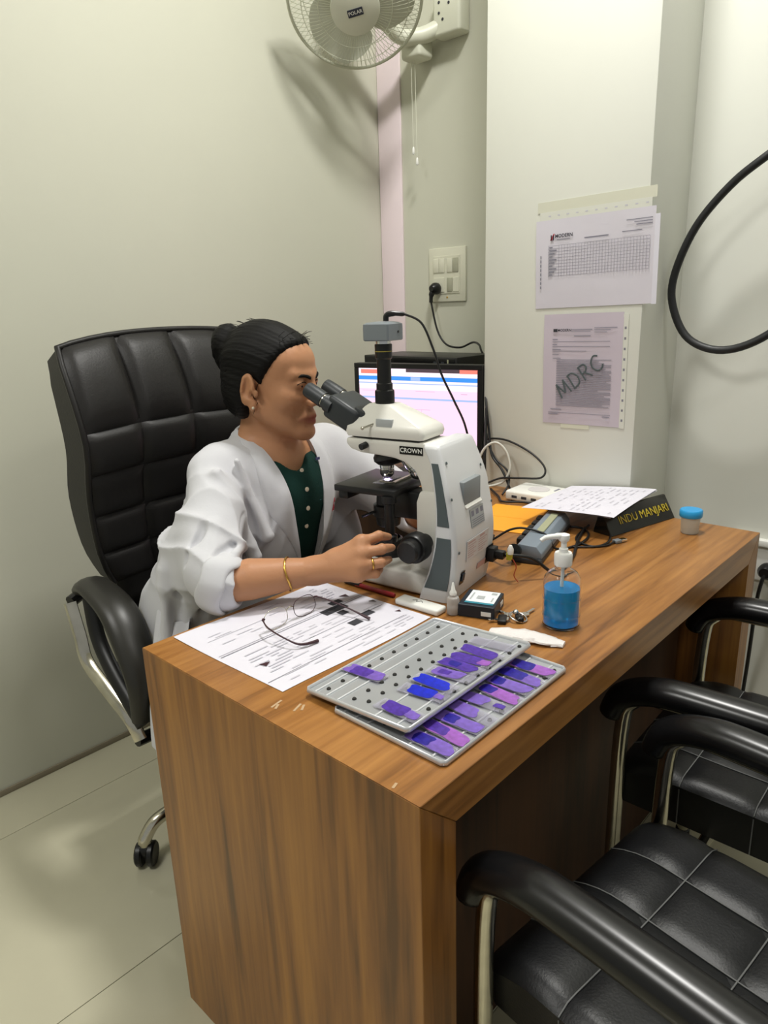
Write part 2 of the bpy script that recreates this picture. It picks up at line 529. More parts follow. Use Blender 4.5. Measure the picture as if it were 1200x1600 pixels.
for a in range(5):
    for c in range(4):
        h = 0.020 if a == 4 else 0.013
        pad_mesh(bf, cols[c], cols[c+1], rows[a], rows[a+1], h, 10, power=4).build('padded_panel', 'black_leather', backrest, 60)
edge_pts = [back_front(0, v) for v in np.linspace(0, 1, 14)]+[back_front(u, 1) for u in np.linspace(0.06, 0.94, 12)]+[back_front(1, v) for v in np.linspace(1, 0, 14)]
MB().tube(edge_pts, 0.007, 8).build('piping', 'black_leather', backrest, 80)
# narrower lower back section that meets the seat
def low_front(u, v):
    z = 0.47+0.30*v
    return ((2*u-1)*(0.215+0.01*v), 0.150-0.010*v+0.012*(1-(2*u-1)**2), z)
lf = surf_normals(low_front, 1)
lb_ = MB(); rings = []
for j in range(9):
    ring = [low_front(i/12, j/8) for i in range(13)]
    ring += [(low_front(i/12, j/8)[0]*0.97, low_front(i/12, j/8)[1]+0.055, low_front(i/12, j/8)[2]) for i in range(12, -1, -1)]
    rings.append(ring)
lb_.loft(rings)
lower_back = lb_.build('lower_backrest', 'black_leather', oc, 60)
for a in range(2):
    for c in range(4):
        pad_mesh(lf, c/4, (c+1)/4, a/2, (a+1)/2, 0.012, 8, power=4).build('padded_panel', 'black_leather', lower_back, 60)
# seat
def seat_top(u, v):
    x = (2*u-1)*(0.265-0.02*v); y = 0.13-0.48*v
    z = 0.485 - 0.05*max(0, v-0.8)**1.5*4 + 0.02*((2*u-1)**2)
    return (x, y, z)
st = surf_normals(seat_top, -1)
s = MB(); rings = []
for j in range(13):
    v = j/12; ring = []
    for i in range(15): ring.append(seat_top(i/14, v))
    for i in range(14, -1, -1):
        p = seat_top(i/14, v); ring.append((p[0]*0.94, p[1], 0.40))
    rings.append(ring)
s.loft(rings)
seat = s.build('seat', 'black_leather', oc, 60)
for a in range(3):
    for c in range(3):
        pad_mesh(st, c/3, (c+1)/3, a/3, (a+1)/3, 0.022, 6).build('padded_panel', 'black_leather', seat, 60)
MB().box((0, -0.10, 0.385), (0.30, 0.26, 0.03), bev=0.008).build('seat_plate', 'black_plastic', oc)
# spine bracket between seat and back
MB().tube(catmull([(0, 0.02, 0.385), (0, 0.16, 0.40), (0, 0.235, 0.52), (0, 0.235, 0.76)], 6), 0.03, 10, flat=(0.45, 1.0)).build('back_bracket', 'black_plastic', oc)
# arm rests : upholstered pad that sweeps down at the front, on a chrome strap
for sx in (-1, 1):
    X0 = 0.300*sx
    pts = catmull([(X0*0.98, 0.150, 0.700), (X0, 0.090, 0.722), (X0*1.01, -0.01, 0.700), (X0*1.03, -0.075, 0.645), (X0*1.05, -0.118, 0.565), (X0*1.06, -0.110, 0.48)], 6)
    r = [0.026+0.010*math.sin(math.pi*i/(len(pts)-1)) for i in range(len(pts))]
    arm = MB().tube(pts, r, 14, flat=(0.62, 1.15)).build('armrest', 'office_arm', oc, 70)
    X1 = X0*1.10
    strap = catmull([(X1, 0.155, 0.675), (X1, 0.130, 0.60), (X1*1.01, 0.105, 0.545), (X1, 0.03, 0.50), (X1*0.98, -0.045, 0.455), (X1*0.96, -0.07, 0.41)], 6)
    MB().tube(strap, 0.010, 10, flat=(0.55, 1.5)).build('arm_strap', 'chrome', arm, 60)
    MB().tube([(X0*0.70, -0.05, 0.395), (X0*1.07, -0.06, 0.405)], 0.014, 10).build('arm_bracket', 'black_plastic', arm)
    MB().tube([(X1*0.985, 0.165, 0.672), (X0*0.86, 0.185, 0.69)], 0.014, 10).build('arm_bracket', 'black_plastic', arm)
    inner = catmull([(X0*1.01, 0.11, 0.69), (X0*1.03, 0.085, 0.60), (X0*1.05, 0.01, 0.53), (X0*1.05, -0.09, 0.455)], 6)
    MB().tube(inner, 0.016, 8, flat=(0.6, 1.1)).build('arm_liner', 'black_plastic', arm, 60)
# gas column and star base
MB().lathe([(0.030, 0.10), (0.030, 0.26), (0.022, 0.26), (0.022, 0.375)], 18).build('gas_column', 'chrome', oc)
MB().lathe([(0.045, 0.075), (0.05, 0.09), (0.045, 0.125), (0.03, 0.13)], 18).build('hub', 'chrome', oc)
for k in range(5):
    a = R(172+72*k)
    c, d = math.cos(a), math.sin(a)
    leg = MB().tube(catmull([(c*0.03, d*0.03, 0.105), (c*0.16, d*0.16, 0.118), (c*0.255, d*0.255, 0.110), (c*0.292, d*0.292, 0.075), (c*0.296, d*0.296, 0.058)], 6), 0.016, 12).build('base_leg', 'chrome', oc, 70)
    cb = MB()
    M = Matrix.Translation((c*0.296, d*0.296, 0.030)) @ Matrix.Rotation(a+0.9, 4, 'Z')
    for w in (-0.014, 0.014):
        cb.lathe([(0.0, -0.009), (0.026, -0.009), (0.030, -0.005), (0.030, 0.005), (0.026, 0.009), (0.0, 0.009)], 18, M @ T(0, w, 0, 90, 0, 0))
    cb.lathe([(0.0, -0.010), (0.020, -0.010), (0.020, 0.010), (0.0, 0.010)], 12, M @ T(0, 0, 0.014, 90, 0, 0))
    cb.build('caster', 'black_plastic', leg)

# ---------------------------------------------------------------- guest chairs
def guest_chair(loc, rz, label):
    g = thing('guest_chair', label, 'chair', loc, rz, 'guest chairs in front of the desk')
    W2, L0, L1, ZT = 0.207, -0.27, 0.225, 0.46     # half width, back, front, seat height
    def top(u, v):
        x = (2*u-1)*W2; y = L0+(L1-L0)*v
        e = max(abs(2*u-1), abs(2*v-1))
        z = ZT-0.010*(1-abs(2*u-1)**2)*(1-abs(2*v-1)**2)
        if v > 0.82: z -= 0.028*((v-0.82)/0.18)**2
        z -= 0.012*max(0, (abs(2*u-1)-0.86)/0.14)**2
        return (x, y, z)
    tp = surf_normals(top, 1)
    b = MB(); rings = []
    for j in range(17):
        v = j/16; ring = []
        for i in range(17): ring.append(top(i/16, v))
        for i in range(16, -1, -1):
            p = top(i/16, v); ring.append((p[0]*0.96, L0+(L1-L0)*(0.02+0.95*v), ZT-0.095))
        rings.append(ring)
    b.loft(rings)
    seat = b.build('seat', 'guest_leather', g, 60)
    n = 4
    for i in range(n):
        for j in range(n):
            pad_mesh(tp, i/n, (i+1)/n, j/n, (j+1)/n, 0.0055, 8, power=5).build('padded_panel', 'guest_leather', seat, 60)
    st = MB()
    for i in range(1, n):
        st.tube([tuple(np.array(top(i/n, v))+(0, 0, 0.0015)) for v in np.linspace(0, 1, 24)], 0.0012, 5)
        st.tube([tuple(np.array(top(u, i/n))+(0, 0, 0.0015)) for u in np.linspace(0, 1, 24)], 0.0012, 5)
    # light grey seam lines run on down the side and front bands
    for i in range(1, n):
        y = L0+(L1-L0)*i/n
        for sx in (-1, 1):
            st.tube([(sx*W2*0.999, y, ZT-0.016), (sx*W2*0.985, y, ZT-0.09)], 0.0012, 5)
    st.build('seam_lines', 'seam_grey', seat, 80)
    # backrest (leans back behind the sitter)
    def bk(u, v):
        return ((2*u-1)*0.200, L0-0.035-0.10*v+0.02*(1-(2*u-1)**2), ZT+0.10+0.42*v)
    bs = surf_normals(bk, -1)
    b = MB(); rings = []
    for j in range(11):
        v = j/10; ring = [bk(i/12, v) for i in range(13)]
        ring += [(bk(i/12, v)[0]*0.97, bk(i/12, v)[1]-0.05, bk(i/12, v)[2]) for i in range(12, -1, -1)]
        rings.append(ring)
    b.loft(rings)
    back = b.build('backrest', 'guest_leather', g, 60)
    for i in range(4):
        for j in range(3):
            pad_mesh(bs, i/4, (i+1)/4, j/3, (j+1)/3, 0.010, 6, power=5).build('padded_panel', 'guest_leather', back, 60)
    for sx in (-1, 1):
        X0 = sx*0.225
        fr = catmull([(X0, -0.33, 0.012), (X0, -0.335, 0.25), (X0, -0.335, 0.53), (X0, -0.315, 0.605), (X0, -0.25, 0.620),
                      (X0, 0.12, 0.618), (X0, 0.187, 0.600), (X0, 0.206, 0.53), (X0, 0.208, 0.25), (X0, 0.208, 0.012)], 5)
        sf = MB().tube(fr, 0.0135, 12).build('side_frame', 'chrome', g, 70)
        for y in (-0.33, 0.208):
            MB().lathe([(0.017, 0.0), (0.017, 0.02), (0.0145, 0.022)], 12, T(X0, y, 0)).build('foot_cap', 'black_plastic', sf)
        arm = catmull([(X0, -0.345, 0.575), (X0, -0.32, 0.620), (X0, -0.22, 0.637), (X0, 0.06, 0.639), (X0, 0.147, 0.632), (X0, 0.207, 0.605), (X0, 0.228, 0.560)], 6)
        m = len(arm)
        rr = [0.026+0.004*math.sin(math.pi*i/(m-1)) for i in range(m)]
        rr[0] = 0.018; rr[-1] = 0.020
        MB().tube(arm, rr, 16, flat=(0.85, 1.05)).build('armrest', 'arm_vinyl', g, 70)
    cr = MB()
    cr.tube([(-0.225, 0.05, 0.355), (0.225, 0.05, 0.355)], 0.011, 10)
    cr.build('cross_bar', 'chrome', g)
    cr = MB(); cr.tube([(-0.225, -0.25, 0.355), (0.225, -0.25, 0.355)], 0.011, 10); cr.build('cross_bar', 'chrome', g)
    return g
guest_chair((0.305, -0.248, 0), -7, 'near black quilted guest chair at the bottom right corner, chrome post beside its armrest')
guest_chair((0.846, -0.165, 0), 1.5, 'farther black quilted guest chair tucked under the right half of the desk')
# ---------------------------------------------------------------- microscope  (local: +y towards the user, x sideways, origin under the back)
ms = thing('microscope', 'white trinocular microscope with grey camera on top and black eyepieces', 'microscope', (0.548, 0.329, 0.76), 11)
def lerp_prof(prof, z):
    zs = [p[0] for p in prof]
    return [float(np.interp(z, zs, [p[i] for p in prof])) for i in range(1, len(prof[0]))]
# curved back housing:  z, back y, front y, half width
HP = [(0.0, 0.002, 0.066, 0.090), (0.03, -0.005, 0.056, 0.0905), (0.06, -0.010, 0.044, 0.091), (0.115, -0.013, 0.031, 0.091),
      (0.176, -0.005, 0.029, 0.090), (0.225, 0.006, 0.036, 0.085), (0.262, 0.018, 0.046, 0.078), (0.285, 0.026, 0.060, 0.073), (0.292, 0.030, 0.062, 0.070)]
HPs = []
for i in range(4):
    HPs.append(catmull([(p[0], p[i], 0) for p in HP], 5))
def house(z):
    return [float(np.interp(z, [q[0] for q in HPs[i]], [q[1] for q in HPs[i]])) for i in (1, 2, 3)]
rings = []
for z in list(np.linspace(0.001, 0.285, 26))+[0.289, 0.292]:
    yb, yf, w = house(z)
    r = 0.012 if z < 0.2 else 0.007; ring = []
    k = 1.0 if z < 0.290 else 0.97
    for cx, cy, a0 in ((w-r, yb+r, -90), (w-0.006, yf-0.006, 0), (-w+0.006, yf-0.006, 90), (-w+r, yb+r, 180)):
        rr = r if cy < (yb+yf)/2 else 0.006
        for t in range(4):
            a = R(a0+30*t); ring.append(((cx+rr*math.cos(a))*k, cy+rr*math.sin(a), z))
    rings.append(ring)
MB().loft(rings).build('housing', 'scope_white_shell', ms, 40)
# grey rubber inserts on both flanks
for sx in (-1, 1):
    for z0, z1 in ((0.026, 0.128), (0.150, 0.262)):
        b = MB(); rg = []
        for z in np.linspace(z0, z1, 12):
            yb, yf, w = house(z)
            x = sx*(w+0.0012)
            y0, y1 = yb+0.009, yf-0.0055
            rg.append([(x, y0, z), (x, y1, z), (sx*(w-0.004), y1, z), (sx*(w-0.004), y0, z)])
        b.loft(rg); b.build('grip_insert', 'grey_insert', ms, 40)
# pillar, arm and base
YZ = lambda w: Matrix(((0, 0, 1, -w), (1, 0, 0, 0), (0, 1, 0, 0), (0, 0, 0, 1)))   # draws (y,z) outlines, extrudes along x
MB().prism([(0.02, 0.0), (0.100, 0.0), (0.094, 0.06), (0.088, 0.11), (0.088, 0.178), (0.080, 0.20), (0.02, 0.20)], 0, 0.108, YZ(0.054), bev=0.005).build('pillar', 'scope_white', ms)
arm = [(0.03, 0.19), (0.078, 0.19), (0.083, 0.215), (0.094, 0.236), (0.113, 0.250), (0.140, 0.257), (0.18, 0.260), (0.215, 0.262), (0.238, 0.268), (0.248, 0.278), (0.248, 0.290), (0.03, 0.290)]
MB().prism(arm, 0, 0.092, YZ(0.046), bev=0.005).build('arm', 'scope_white', ms)
def outline(y0, y1, w0, w1, n=6):
    pts = [(-w0, y0), (w0, y0)]
    for i in range(n+1):
        a = i/n*90
        pts.append((w1*math.cos(R(a))**0.6 if a < 90 else 0, y1-0.05+0.05*math.sin(R(a))))
    for i in range(n-1, -1, -1):
        a = i/n*90
        pts.append((-w1*math.cos(R(a))**0.6, y1-0.05+0.05*math.sin(R(a))))
    return pts
MB().prism(outline(0.01, 0.245, 0.086, 0.074), 0.003, 0.046, bev=0.008, seg=3).build('base', 'scope_white', ms)
for x, y in ((-0.07, 0.03), (0.07, 0.03), (-0.05, 0.2), (0.05, 0.2)): MB().lathe([(0.009, 0), (0.009, 0.006)], 10, T(x, y, 0)).build('foot', 'black_plastic', ms)
# trinocular head
MB().prism(outline(0.085, 0.250, 0.043, 0.043), 0.2895, 0.2945, bev=0.001, seg=1).build('head_gasket', 'black_plastic', ms)
hp = [(0.294, 0.075, 0.247, 0.045), (0.303, 0.072, 0.250, 0.0465), (0.313, 0.075, 0.248, 0.0455), (0.320, 0.086, 0.243, 0.042), (0.338, 0.122, 0.228, 0.033), (0.350, 0.146, 0.216, 0.026), (0.3545, 0.155, 0.210, 0.022)]
rings = []
for z, y0, y1, w in hp:
    ring = []
    for cx, cy, a0 in ((w-.008, y0+.01, -90), (w-.008, y1-.008, 0), (-w+.008, y1-.008, 90), (-w+.008, y0+.01, 180)):
        for t in range(4):
            a = R(a0+30*t); ring.append((cx+.008*math.cos(a), cy+.008*math.sin(a), z))
    rings.append(ring)
head = MB().loft(rings).build('viewing_head', 'scope_white', ms, 45)
MB().box((-0.0405, 0.160, 0.321), (0.008, 0.036, 0.018), bev=0.001, M=None).build('name_tab', 'label_grey', head)
MB().tube([(-0.040, 0.185, 0.319), (-0.062, 0.196, 0.314)], 0.0022, 8).ball((-0.063, 0.1965, 0.3137), 0.0035).build('light_path_lever', 'chrome', head)
MB().tube([(-0.046, 0.20, 0.279), (-0.060, 0.204, 0.276)], 0.0065, 12).build('locking_screw', 'black_plastic', ms)
# binocular prism box
prism_m = T(0, 0.262, 0.334, 28, 0, 0)
MB().box((0, 0, 0), (0.088, 0.078, 0.050), prism_m, bev=0.009, seg=3).box((0, -0.034, 0.002), (0.074, 0.03, 0.056), prism_m, bev=0.006).build('prism_box', 'dark_grey_plastic', ms)
d = Vector((0, math.cos(R(28)), math.sin(R(28))))
for sx in (-1, 1):
    a = Vector((0.031*sx, 0.284, 0.346))
    et = MB().lathe([(0.018, 0.0), (0.018, 0.016), (0.0155, 0.018), (0.0155, 0.024)], 20, align(a, a+d)).build('eyepiece_tube', 'dark_grey_plastic', ms)
    MB().lathe([(0.0148, 0.022), (0.0148, 0.027)], 20, align(a, a+d)).build('chrome_ring', 'chrome', et)
    MB().lathe([(0.0165, 0.027), (0.0165, 0.046), (0.0158, 0.068), (0.0150, 0.0715), (0.0115, 0.072), (0.0105, 0.069)], 20, align(a, a+d)).build('eyecup', 'dark_grey_plastic', et)
    MB().lathe([(0.0, 0.0680), (0.0108, 0.0680), (0.0108, 0.0670)], 16, align(a, a+d)).build('eye_lens', 'glass_lens', et)
# photo tube and camera
ct = T(0, 0.183, 0)
pt = MB().lathe([(0.0188, 0.354), (0.0192, 0.358), (0.0192, 0.376), (0.0188, 0.379), (0.0160, 0.381), (0.0160, 0.392), (0.0138, 0.394), (0.0138, 0.438), (0.0165, 0.441), (0.0168, 0.466), (0.0150, 0.467)], 28, ct).build('photo_tube', 'black_plastic', ms)
MB().lathe([(0.01695, 0.4525), (0.0170, 0.4540)], 28, ct).build('gold_band', 'gold_print', pt)
MB().lathe([(0.0145, 0.466), (0.0145, 0.473)], 28, ct).build('c_mount', 'metal_bright', pt)
rings = []
for z, k, s_ in ((0.473, 0.94, 0), (0.475, 1.0, 0), (0.497, 1.0, 0), (0.5035, 0.985, 0), (0.5065, 0.80, 0), (0.508, 0.45, 0)):
    h = 0.0285*k
    rings.append([(x, y, z) for x, y in ((-h+.003, -h), (h-.003, -h), (h, -h+.003), (h, h-.003), (h-.003, h), (-h+.003, h), (-h, h-.003), (-h, -h+.003))])
cm = MB().loft(rings, M=ct).build('camera', 'camera_grey', ms, 30)
MB().lathe([(0.0022, 0), (0.0022, 0.001)], 10, T(0.008, 0.1542, 0.489, 90, 0, 0)).build('screw', 'black_plastic', cm)
# arm lettering
b = MB().box((-0.0465, 0.100, 0.2745), (0.0016, 0.050, 0.0155), bev=0.0003, seg=1).build('name_badge', 'black_gloss', ms)
SIDE = lambda x, y, z: Matrix.Translation((x, y, z)) @ Matrix(((0, 0, -1, 0), (-1, 0, 0, 0), (0, 1, 0, 0), (0, 0, 0, 1)))
lettering('CROWN', 0.0120, 'white_plastic', b, SIDE(-0.0475, 0.100, 0.2745), offset=0.0002)
# nosepiece and objectives
np_m = T(0, 0.170, 0.262, -14, 0, 0)
nose = MB().lathe([(0.036, 0.0), (0.040, -0.006), (0.040, -0.014), (0.033, -0.022), (0.018, -0.027), (0, -0.028)], 28, np_m).build('nosepiece', 'black_plastic', ms)
def objective(a, b_, s=1.0):
    m = align(a, b_)
    o = MB().lathe([(0.0130*s, 0.0), (0.0130*s, 0.026*s), (0.0122*s, 0.027*s), (0.0122*s, 0.029*s), (0.0130*s, 0.030*s), (0.0125*s, 0.038*s), (0.0085*s, 0.043*s), (0.0060*s, 0.0455*s)], 20, m).build('objective', 'metal_bright', nose)
    MB().lathe([(0.0132*s, 0.0205*s), (0.0132*s, 0.0215*s)], 20, m).build('colour_band', 'black_plastic', o)
    return o
objective((0, 0.183, 0.2565), (0, 0.183, 0.2), 1.14)
objective((0.004, 0.140, 0.250), (0.012, 0.112, 0.208), 1.1)
objective((0.026, 0.158, 0.250), (0.058, 0.140, 0.212), 1.1)
# stage with slide holder
MB().box((0.003, 0.192, 0.1935), (0.156, 0.140, 0.013), bev=0.002).build('stage', 'black_plastic', ms)
sh = MB().box((0.012, 0.155, 0.2020), (0.070, 0.008, 0.004), bev=0.0008, seg=1).box((-0.022, 0.172, 0.2018), (0.006, 0.030, 0.0035), bev=0.0008, seg=1).build('slide_holder', 'chrome', ms)
MB().box((0.0, 0.183, 0.2008), (0.072, 0.025, 0.0012)).build('specimen_slide', 'slide_glass', ms)
MB().lathe([(0.0, 0.2018), (0.0050, 0.2018)], 14, ct).add([], []).build('lit_spot', 'lamp_spot', ms)  # emissive disc: lamp light on the slide put in as glow
MB().box((-0.03, 0.243, 0.180), (0.082, 0.022, 0.016), bev=0.002).build('stage_rail', 'black_plastic', ms)
# stage carrier, condenser and lamp
MB().box((0.0, 0.125, 0.16), (0.050, 0.085, 0.055), bev=0.004).build('stage_carrier', 'black_plastic', ms)
cd = MB().lathe([(0.020, 0.105), (0.024, 0.108), (0.026, 0.125), (0.030, 0.127), (0.030, 0.150), (0.024, 0.152), (0.022, 0.182), (0.012, 0.186), (0.012, 0.1868)], 24, ct).build('condenser', 'black_plastic', ms)
MB().tube([(-0.026, 0.20, 0.138), (-0.050, 0.215, 0.132)], 0.003, 8).build('iris_lever', 'black_plastic', cd)
lp = MB().lathe([(0.038, 0.045), (0.038, 0.056), (0.032, 0.062), (0.028, 0.078), (0.024, 0.080)], 28, ct).build('lamp_collector', 'black_plastic', ms)
MB().lathe([(0.0, 0.0805), (0.010, 0.0805)], 24, ct).build('lamp_glass', 'lamp_spot', lp)
MB().lathe([(0.010, 0.0803), (0.0235, 0.0803)], 24, ct).build('lamp_rim', 'glass_lens', lp)
# coaxial stage control hanging at the near side
sc = MB().lathe([(0.010, 0.0), (0.010, 0.050), (0.014, 0.052), (0.014, 0.064)], 18, T(-0.070, 0.137, 0.124)).build('stage_control', 'black_plastic', ms)
MB().lathe([(0.0135, 0.0), (0.0145, 0.002), (0.0145, 0.012), (0.0125, 0.014), (0.0100, 0.015), (0.0100, 0.028)], 20, T(-0.070, 0.137, 0.098)).build('control_knob', 'black_plastic', sc)
# focus knobs on both flanks
for sx in (-1, 1):
    k = MB().lathe([(0.016, 0.048), (0.016, 0.078), (0.026, 0.079), (0.0285, 0.082), (0.0285, 0.104), (0.026, 0.108), (0.022, 0.108), (0.022, 0.124), (0.019, 0.128), (0.0, 0.128)], 28,
                   align((0, 0.068, 0.103), (sx, 0.068, 0.103))).build('focus_knob', 'black_plastic', ms)
# back: hand grip with recess shade put into its grey, labels, switch, socket and plug
def back_y(z): return house(z)[0]
GR = MB()
gz0, gz1 = 0.172, 0.222
GR.box((0.0, back_y(0.197)+0.004, (gz0+gz1)/2), (0.074, 0.016, gz1-gz0), bev=0.003)
grip = GR.build('hand_grip', 'recess_shade_grey', ms)
MB().prism([(-0.006, 0.172), (0.010, 0.172), (0.010, 0.190)], 0, 0.070, Matrix(((0, 0, 1, -0.035), (1, 0, 0, -0.004), (0, 1, 0, 0), (0, 0, 0, 1))), bev=0.001, seg=1).build('grip_ledge', 'scope_white', grip)
def BACK(x, z, dy=0.0012):
    # plane that follows the back face, drawn upright
    e = 0.01
    tilt = math.atan2(back_y(z+e)-back_y(z-e), 2*e)
    return Matrix.Translation((x, back_y(z)-dy, z)) @ Matrix.Rotation(R(90)-tilt, 4, 'X')
def back_label(x0, x1, z0, z1, m, name='label'):
    z = (z0+z1)/2
    M = BACK((x0+x1)/2, z)
    return MB().box((0, 0, 0), (x1-x0, z1-z0, 0.0006), M).build(name, m, ms), M
lb, M = back_label(-0.020, 0.038, 0.130, 0.166, 'label_grey')
rects('printing', [(-0.026+0.02*i, 0.004, -0.014+0.02*i, 0.014) for i in range(3)]+[(-0.026, -0.004-0.004*i, 0.026, -0.0025-0.004*i) for i in range(4)], 'ink_soft', lb, M, 0.0005)
lb, M = back_label(-0.045, 0.052, 0.072, 0.112, 'label_pale')
rects('printing', [(-0.044, 0.013, -0.012, 0.016), (0.008, 0.013, 0.03, 0.017)]+[(-0.044, 0.008-0.0045*i, -0.008-0.01*(i % 2), 0.0095-0.0045*i) for i in range(6)]+[(0.002, 0.008-0.0045*i, 0.042-0.008*(i % 3), 0.0095-0.0045*i) for i in range(6)], 'label_pink', lb, M, 0.0005)
back_label(0.012, 0.050, 0.038, 0.050, 'label_pink')
sw, M = back_label(-0.062, -0.046, 0.030, 0.056, 'black_gloss', 'power_switch')
MB().box((0, 0.002, 0.001), (0.011, 0.016, 0.004), M, bev=0.001, seg=1).build('rocker', 'navy_box', sw)
sk, M = back_label(0.050, 0.082, 0.036, 0.072, 'black_plastic', 'mains_inlet')
for x, z in ((-0.082, 0.20), (0.062, 0.235), (-0.078, 0.10), (0.078, 0.16), (-0.066, 0.262)):
    MB().lathe([(0.0028, 0), (0.0028, 0.001), (0, 0.0015)], 10, BACK(x, z)).build('screw', 'grey_insert', ms)

# camera lead: plug on top of the camera, down behind the microscope
def MSW(p):
    a = R(11)
    return (0.548+p[0]*math.cos(a)-p[1]*math.sin(a), 0.329+p[0]*math.sin(a)+p[1]*math.cos(a), 0.76+p[2])
cl = thing('camera_cable', 'thin black lead arching from the microscope camera down past the screen', 'cable', MSW((0.0, 0.183, 0.508)))
org = Vector(cl.location)
def rel(pts, o=None): return [tuple(Vector(p)-(o if o is not None else org)) for p in pts]
c0 = MSW((0.004, 0.178, 0.509))
MB().tube(rel(catmull([c0, MSW((0.004, 0.176, 0.519)), MSW((0.010, 0.166, 0.522)), MSW((0.020, 0.146, 0.520))], 4)), [0.0055]*9+[0.0045]*3+[0.003], 10).build('plug', 'black_plastic', cl)
cp = [MSW((0.020, 0.146, 0.520)), MSW((0.034, 0.118, 0.503)), MSW((0.042, 0.098, 0.455)), MSW((0.052, 0.085, 0.405)), MSW((0.066, 0.066, 0.355)), MSW((0.085, 0.050, 0.300)), MSW((0.112, 0.050, 0.22)), MSW((0.135, 0.080, 0.10)), MSW((0.14, 0.12, 0.006)), MSW((0.16, 0.16, 0.004))]
MB().tube(rel(catmull(cp, 8)), 0.0022, 8).build('cord', 'cable_black', cl)
# mains lead at the back of the microscope
pl = thing('mains_lead', 'black mains plug and cord at the back of the microscope', 'cable', MSW((0.066, -0.012, 0.055)))
org2 = Vector(pl.location)
Mp = Matrix.Rotation(R(11), 4, 'Z')
MB().prism([(-0.015, -0.014), (0.015, -0.014), (0.011, 0.014), (-0.011, 0.014)], -0.002, 0.014, Mp @ T(0, 0, 0, 90, 0, 0), bev=0.002).prism([(-0.009, -0.008), (0.009, -0.008), (0.008, 0.008), (-0.008, 0.008)], 0.012, 0.032, Mp @ T(0, 0, 0, 90, 0, 0), bev=0.002).build('plug', 'black_plastic', pl)
q0 = MSW((0.066, -0.044, 0.055))
MB().tube(rel(catmull([q0, (0.66, 0.262, 0.806), (0.69, 0.235, 0.775), (0.71, 0.215, 0.765), (0.76, 0.235, 0.7645), (0.84, 0.262, 0.7645), (0.93, 0.30, 0.7645), (1.02, 0.33, 0.7645)], 7), org2), 0.0034, 8).build('cord', 'cable_black', pl)
MB().box((0.0, -0.042, 0.0), (0.012, 0.010, 0.016), Mp, bev=0.002).build('tie', 'plug_yellow', pl)

MB().tube(catmull([(0.006, -0.050, -0.004), (0.010, -0.056, -0.020), (0.006, -0.054, -0.038), (0.012, -0.060, -0.052)], 5), 0.0010, 6).build('loose_wire', 'wire_red', pl, 60)
MB().lathe([(0.006, 0), (0.0065, 0.010), (0.003, 0.018), (0, 0.019)], 10, T(0.004, -0.046, 0.006)).build('wire_cap', 'white_plastic', pl)
# ---------------------------------------------------------------- things on the desk
DZ = 0.7602
# printed report sheet under the glasses
ps = thing('report_sheet', 'large printed report sheet under the spectacles at the left end of the desk', 'paper', (0.225, 0.449, DZ), 0)
def sheet_fn(w, l, amp, seed, curl=0.0):
    r = random.Random(seed); a, b_, c = r.uniform(0, 6), r.uniform(0, 6), r.uniform(0, 6)
    def f(u, v):
        x, y = (u-0.5)*w, (v-0.5)*l
        z = 0.0006+amp*(1+math.sin(5*u+a)*math.sin(4*v+b_)) + curl*max(0, abs(u-0.5)*2-0.8)**2*6
        return (x+0.003*math.sin(3*v+c), y+0.004*math.sin(4.5*u+a), z)
    return f
MB().grid(sheet_fn(0.335, 0.287, 0.0003, 3), 16, 14).build('sheet', 'paper', ps, 80)
P0 = Matrix.Translation((-0.225, -0.449, 0.0016))
ln = [(0.062, 0.466, 0.385, 0.4675), (0.062, 0.472, 0.385, 0.473), (0.062, 0.345, 0.37, 0.3462), (0.08, 0.53, 0.20, 0.5308), (0.20, 0.408, 0.38, 0.409)]
rects('ruled_lines', ln, 'ink_soft', ps, P0)
dk = [(0.281, 0.452, 0.336, 0.474), (0.318, 0.476, 0.346, 0.492), (0.300, 0.432, 0.318, 0.449), (0.322, 0.395, 0.348, 0.412), (0.282, 0.384, 0.306, 0.402)]
rects('dark_blocks', dk, 'ink', ps, P0)['kind'] = 'stuff'
tx = []
rr = random.Random(5)
for k in range(16):
    y = 0.318+0.0082*k
    x = 0.075+rr.uniform(0, 0.02)
    while x < 0.36:
        w = rr.uniform(0.012, 0.05)
        if rr.random() < 0.62: tx.append((x, y, min(x+w, 0.375), y+0.0032))
        x += w+rr.uniform(0.006, 0.02)
for k in range(9):
    y = 0.485+0.010*k
    x = 0.085+rr.uniform(0, 0.03)
    while x < 0.36:
        w = rr.uniform(0.01, 0.04)
        if rr.random() < 0.35: tx.append((x, y, x+w, y+0.003))
        x += w+rr.uniform(0.01, 0.04)
tx = [t for t in tx if not any(t[2] > d[0]-0.003 and t[0] < d[2]+0.003 and t[3] > d[1]-0.003 and t[1] < d[3]+0.003 for d in dk)]
rects('printed_text', tx, 'ink_pale', ps, P0)['kind'] = 'stuff'
mk = MB()
for a, b_, c in (((0.088, 0.402), (0.106, 0.396), (0.092, 0.388)), ((0.375, 0.44), (0.385, 0.437), (0.383, 0.425)), ((0.372, 0.37), (0.383, 0.368), (0.379, 0.36)), ((0.355, 0.50), (0.372, 0.498), (0.368, 0.484))):
    mk.add([(a[0]-0.225, a[1]-0.449, 0.0018), (b_[0]-0.225, b_[1]-0.449, 0.0018), (c[0]-0.225, c[1]-0.449, 0.0018)], [(0, 1, 2)])
mk.build('printed_marks', 'frame_maroon', ps, 0, weld=False)
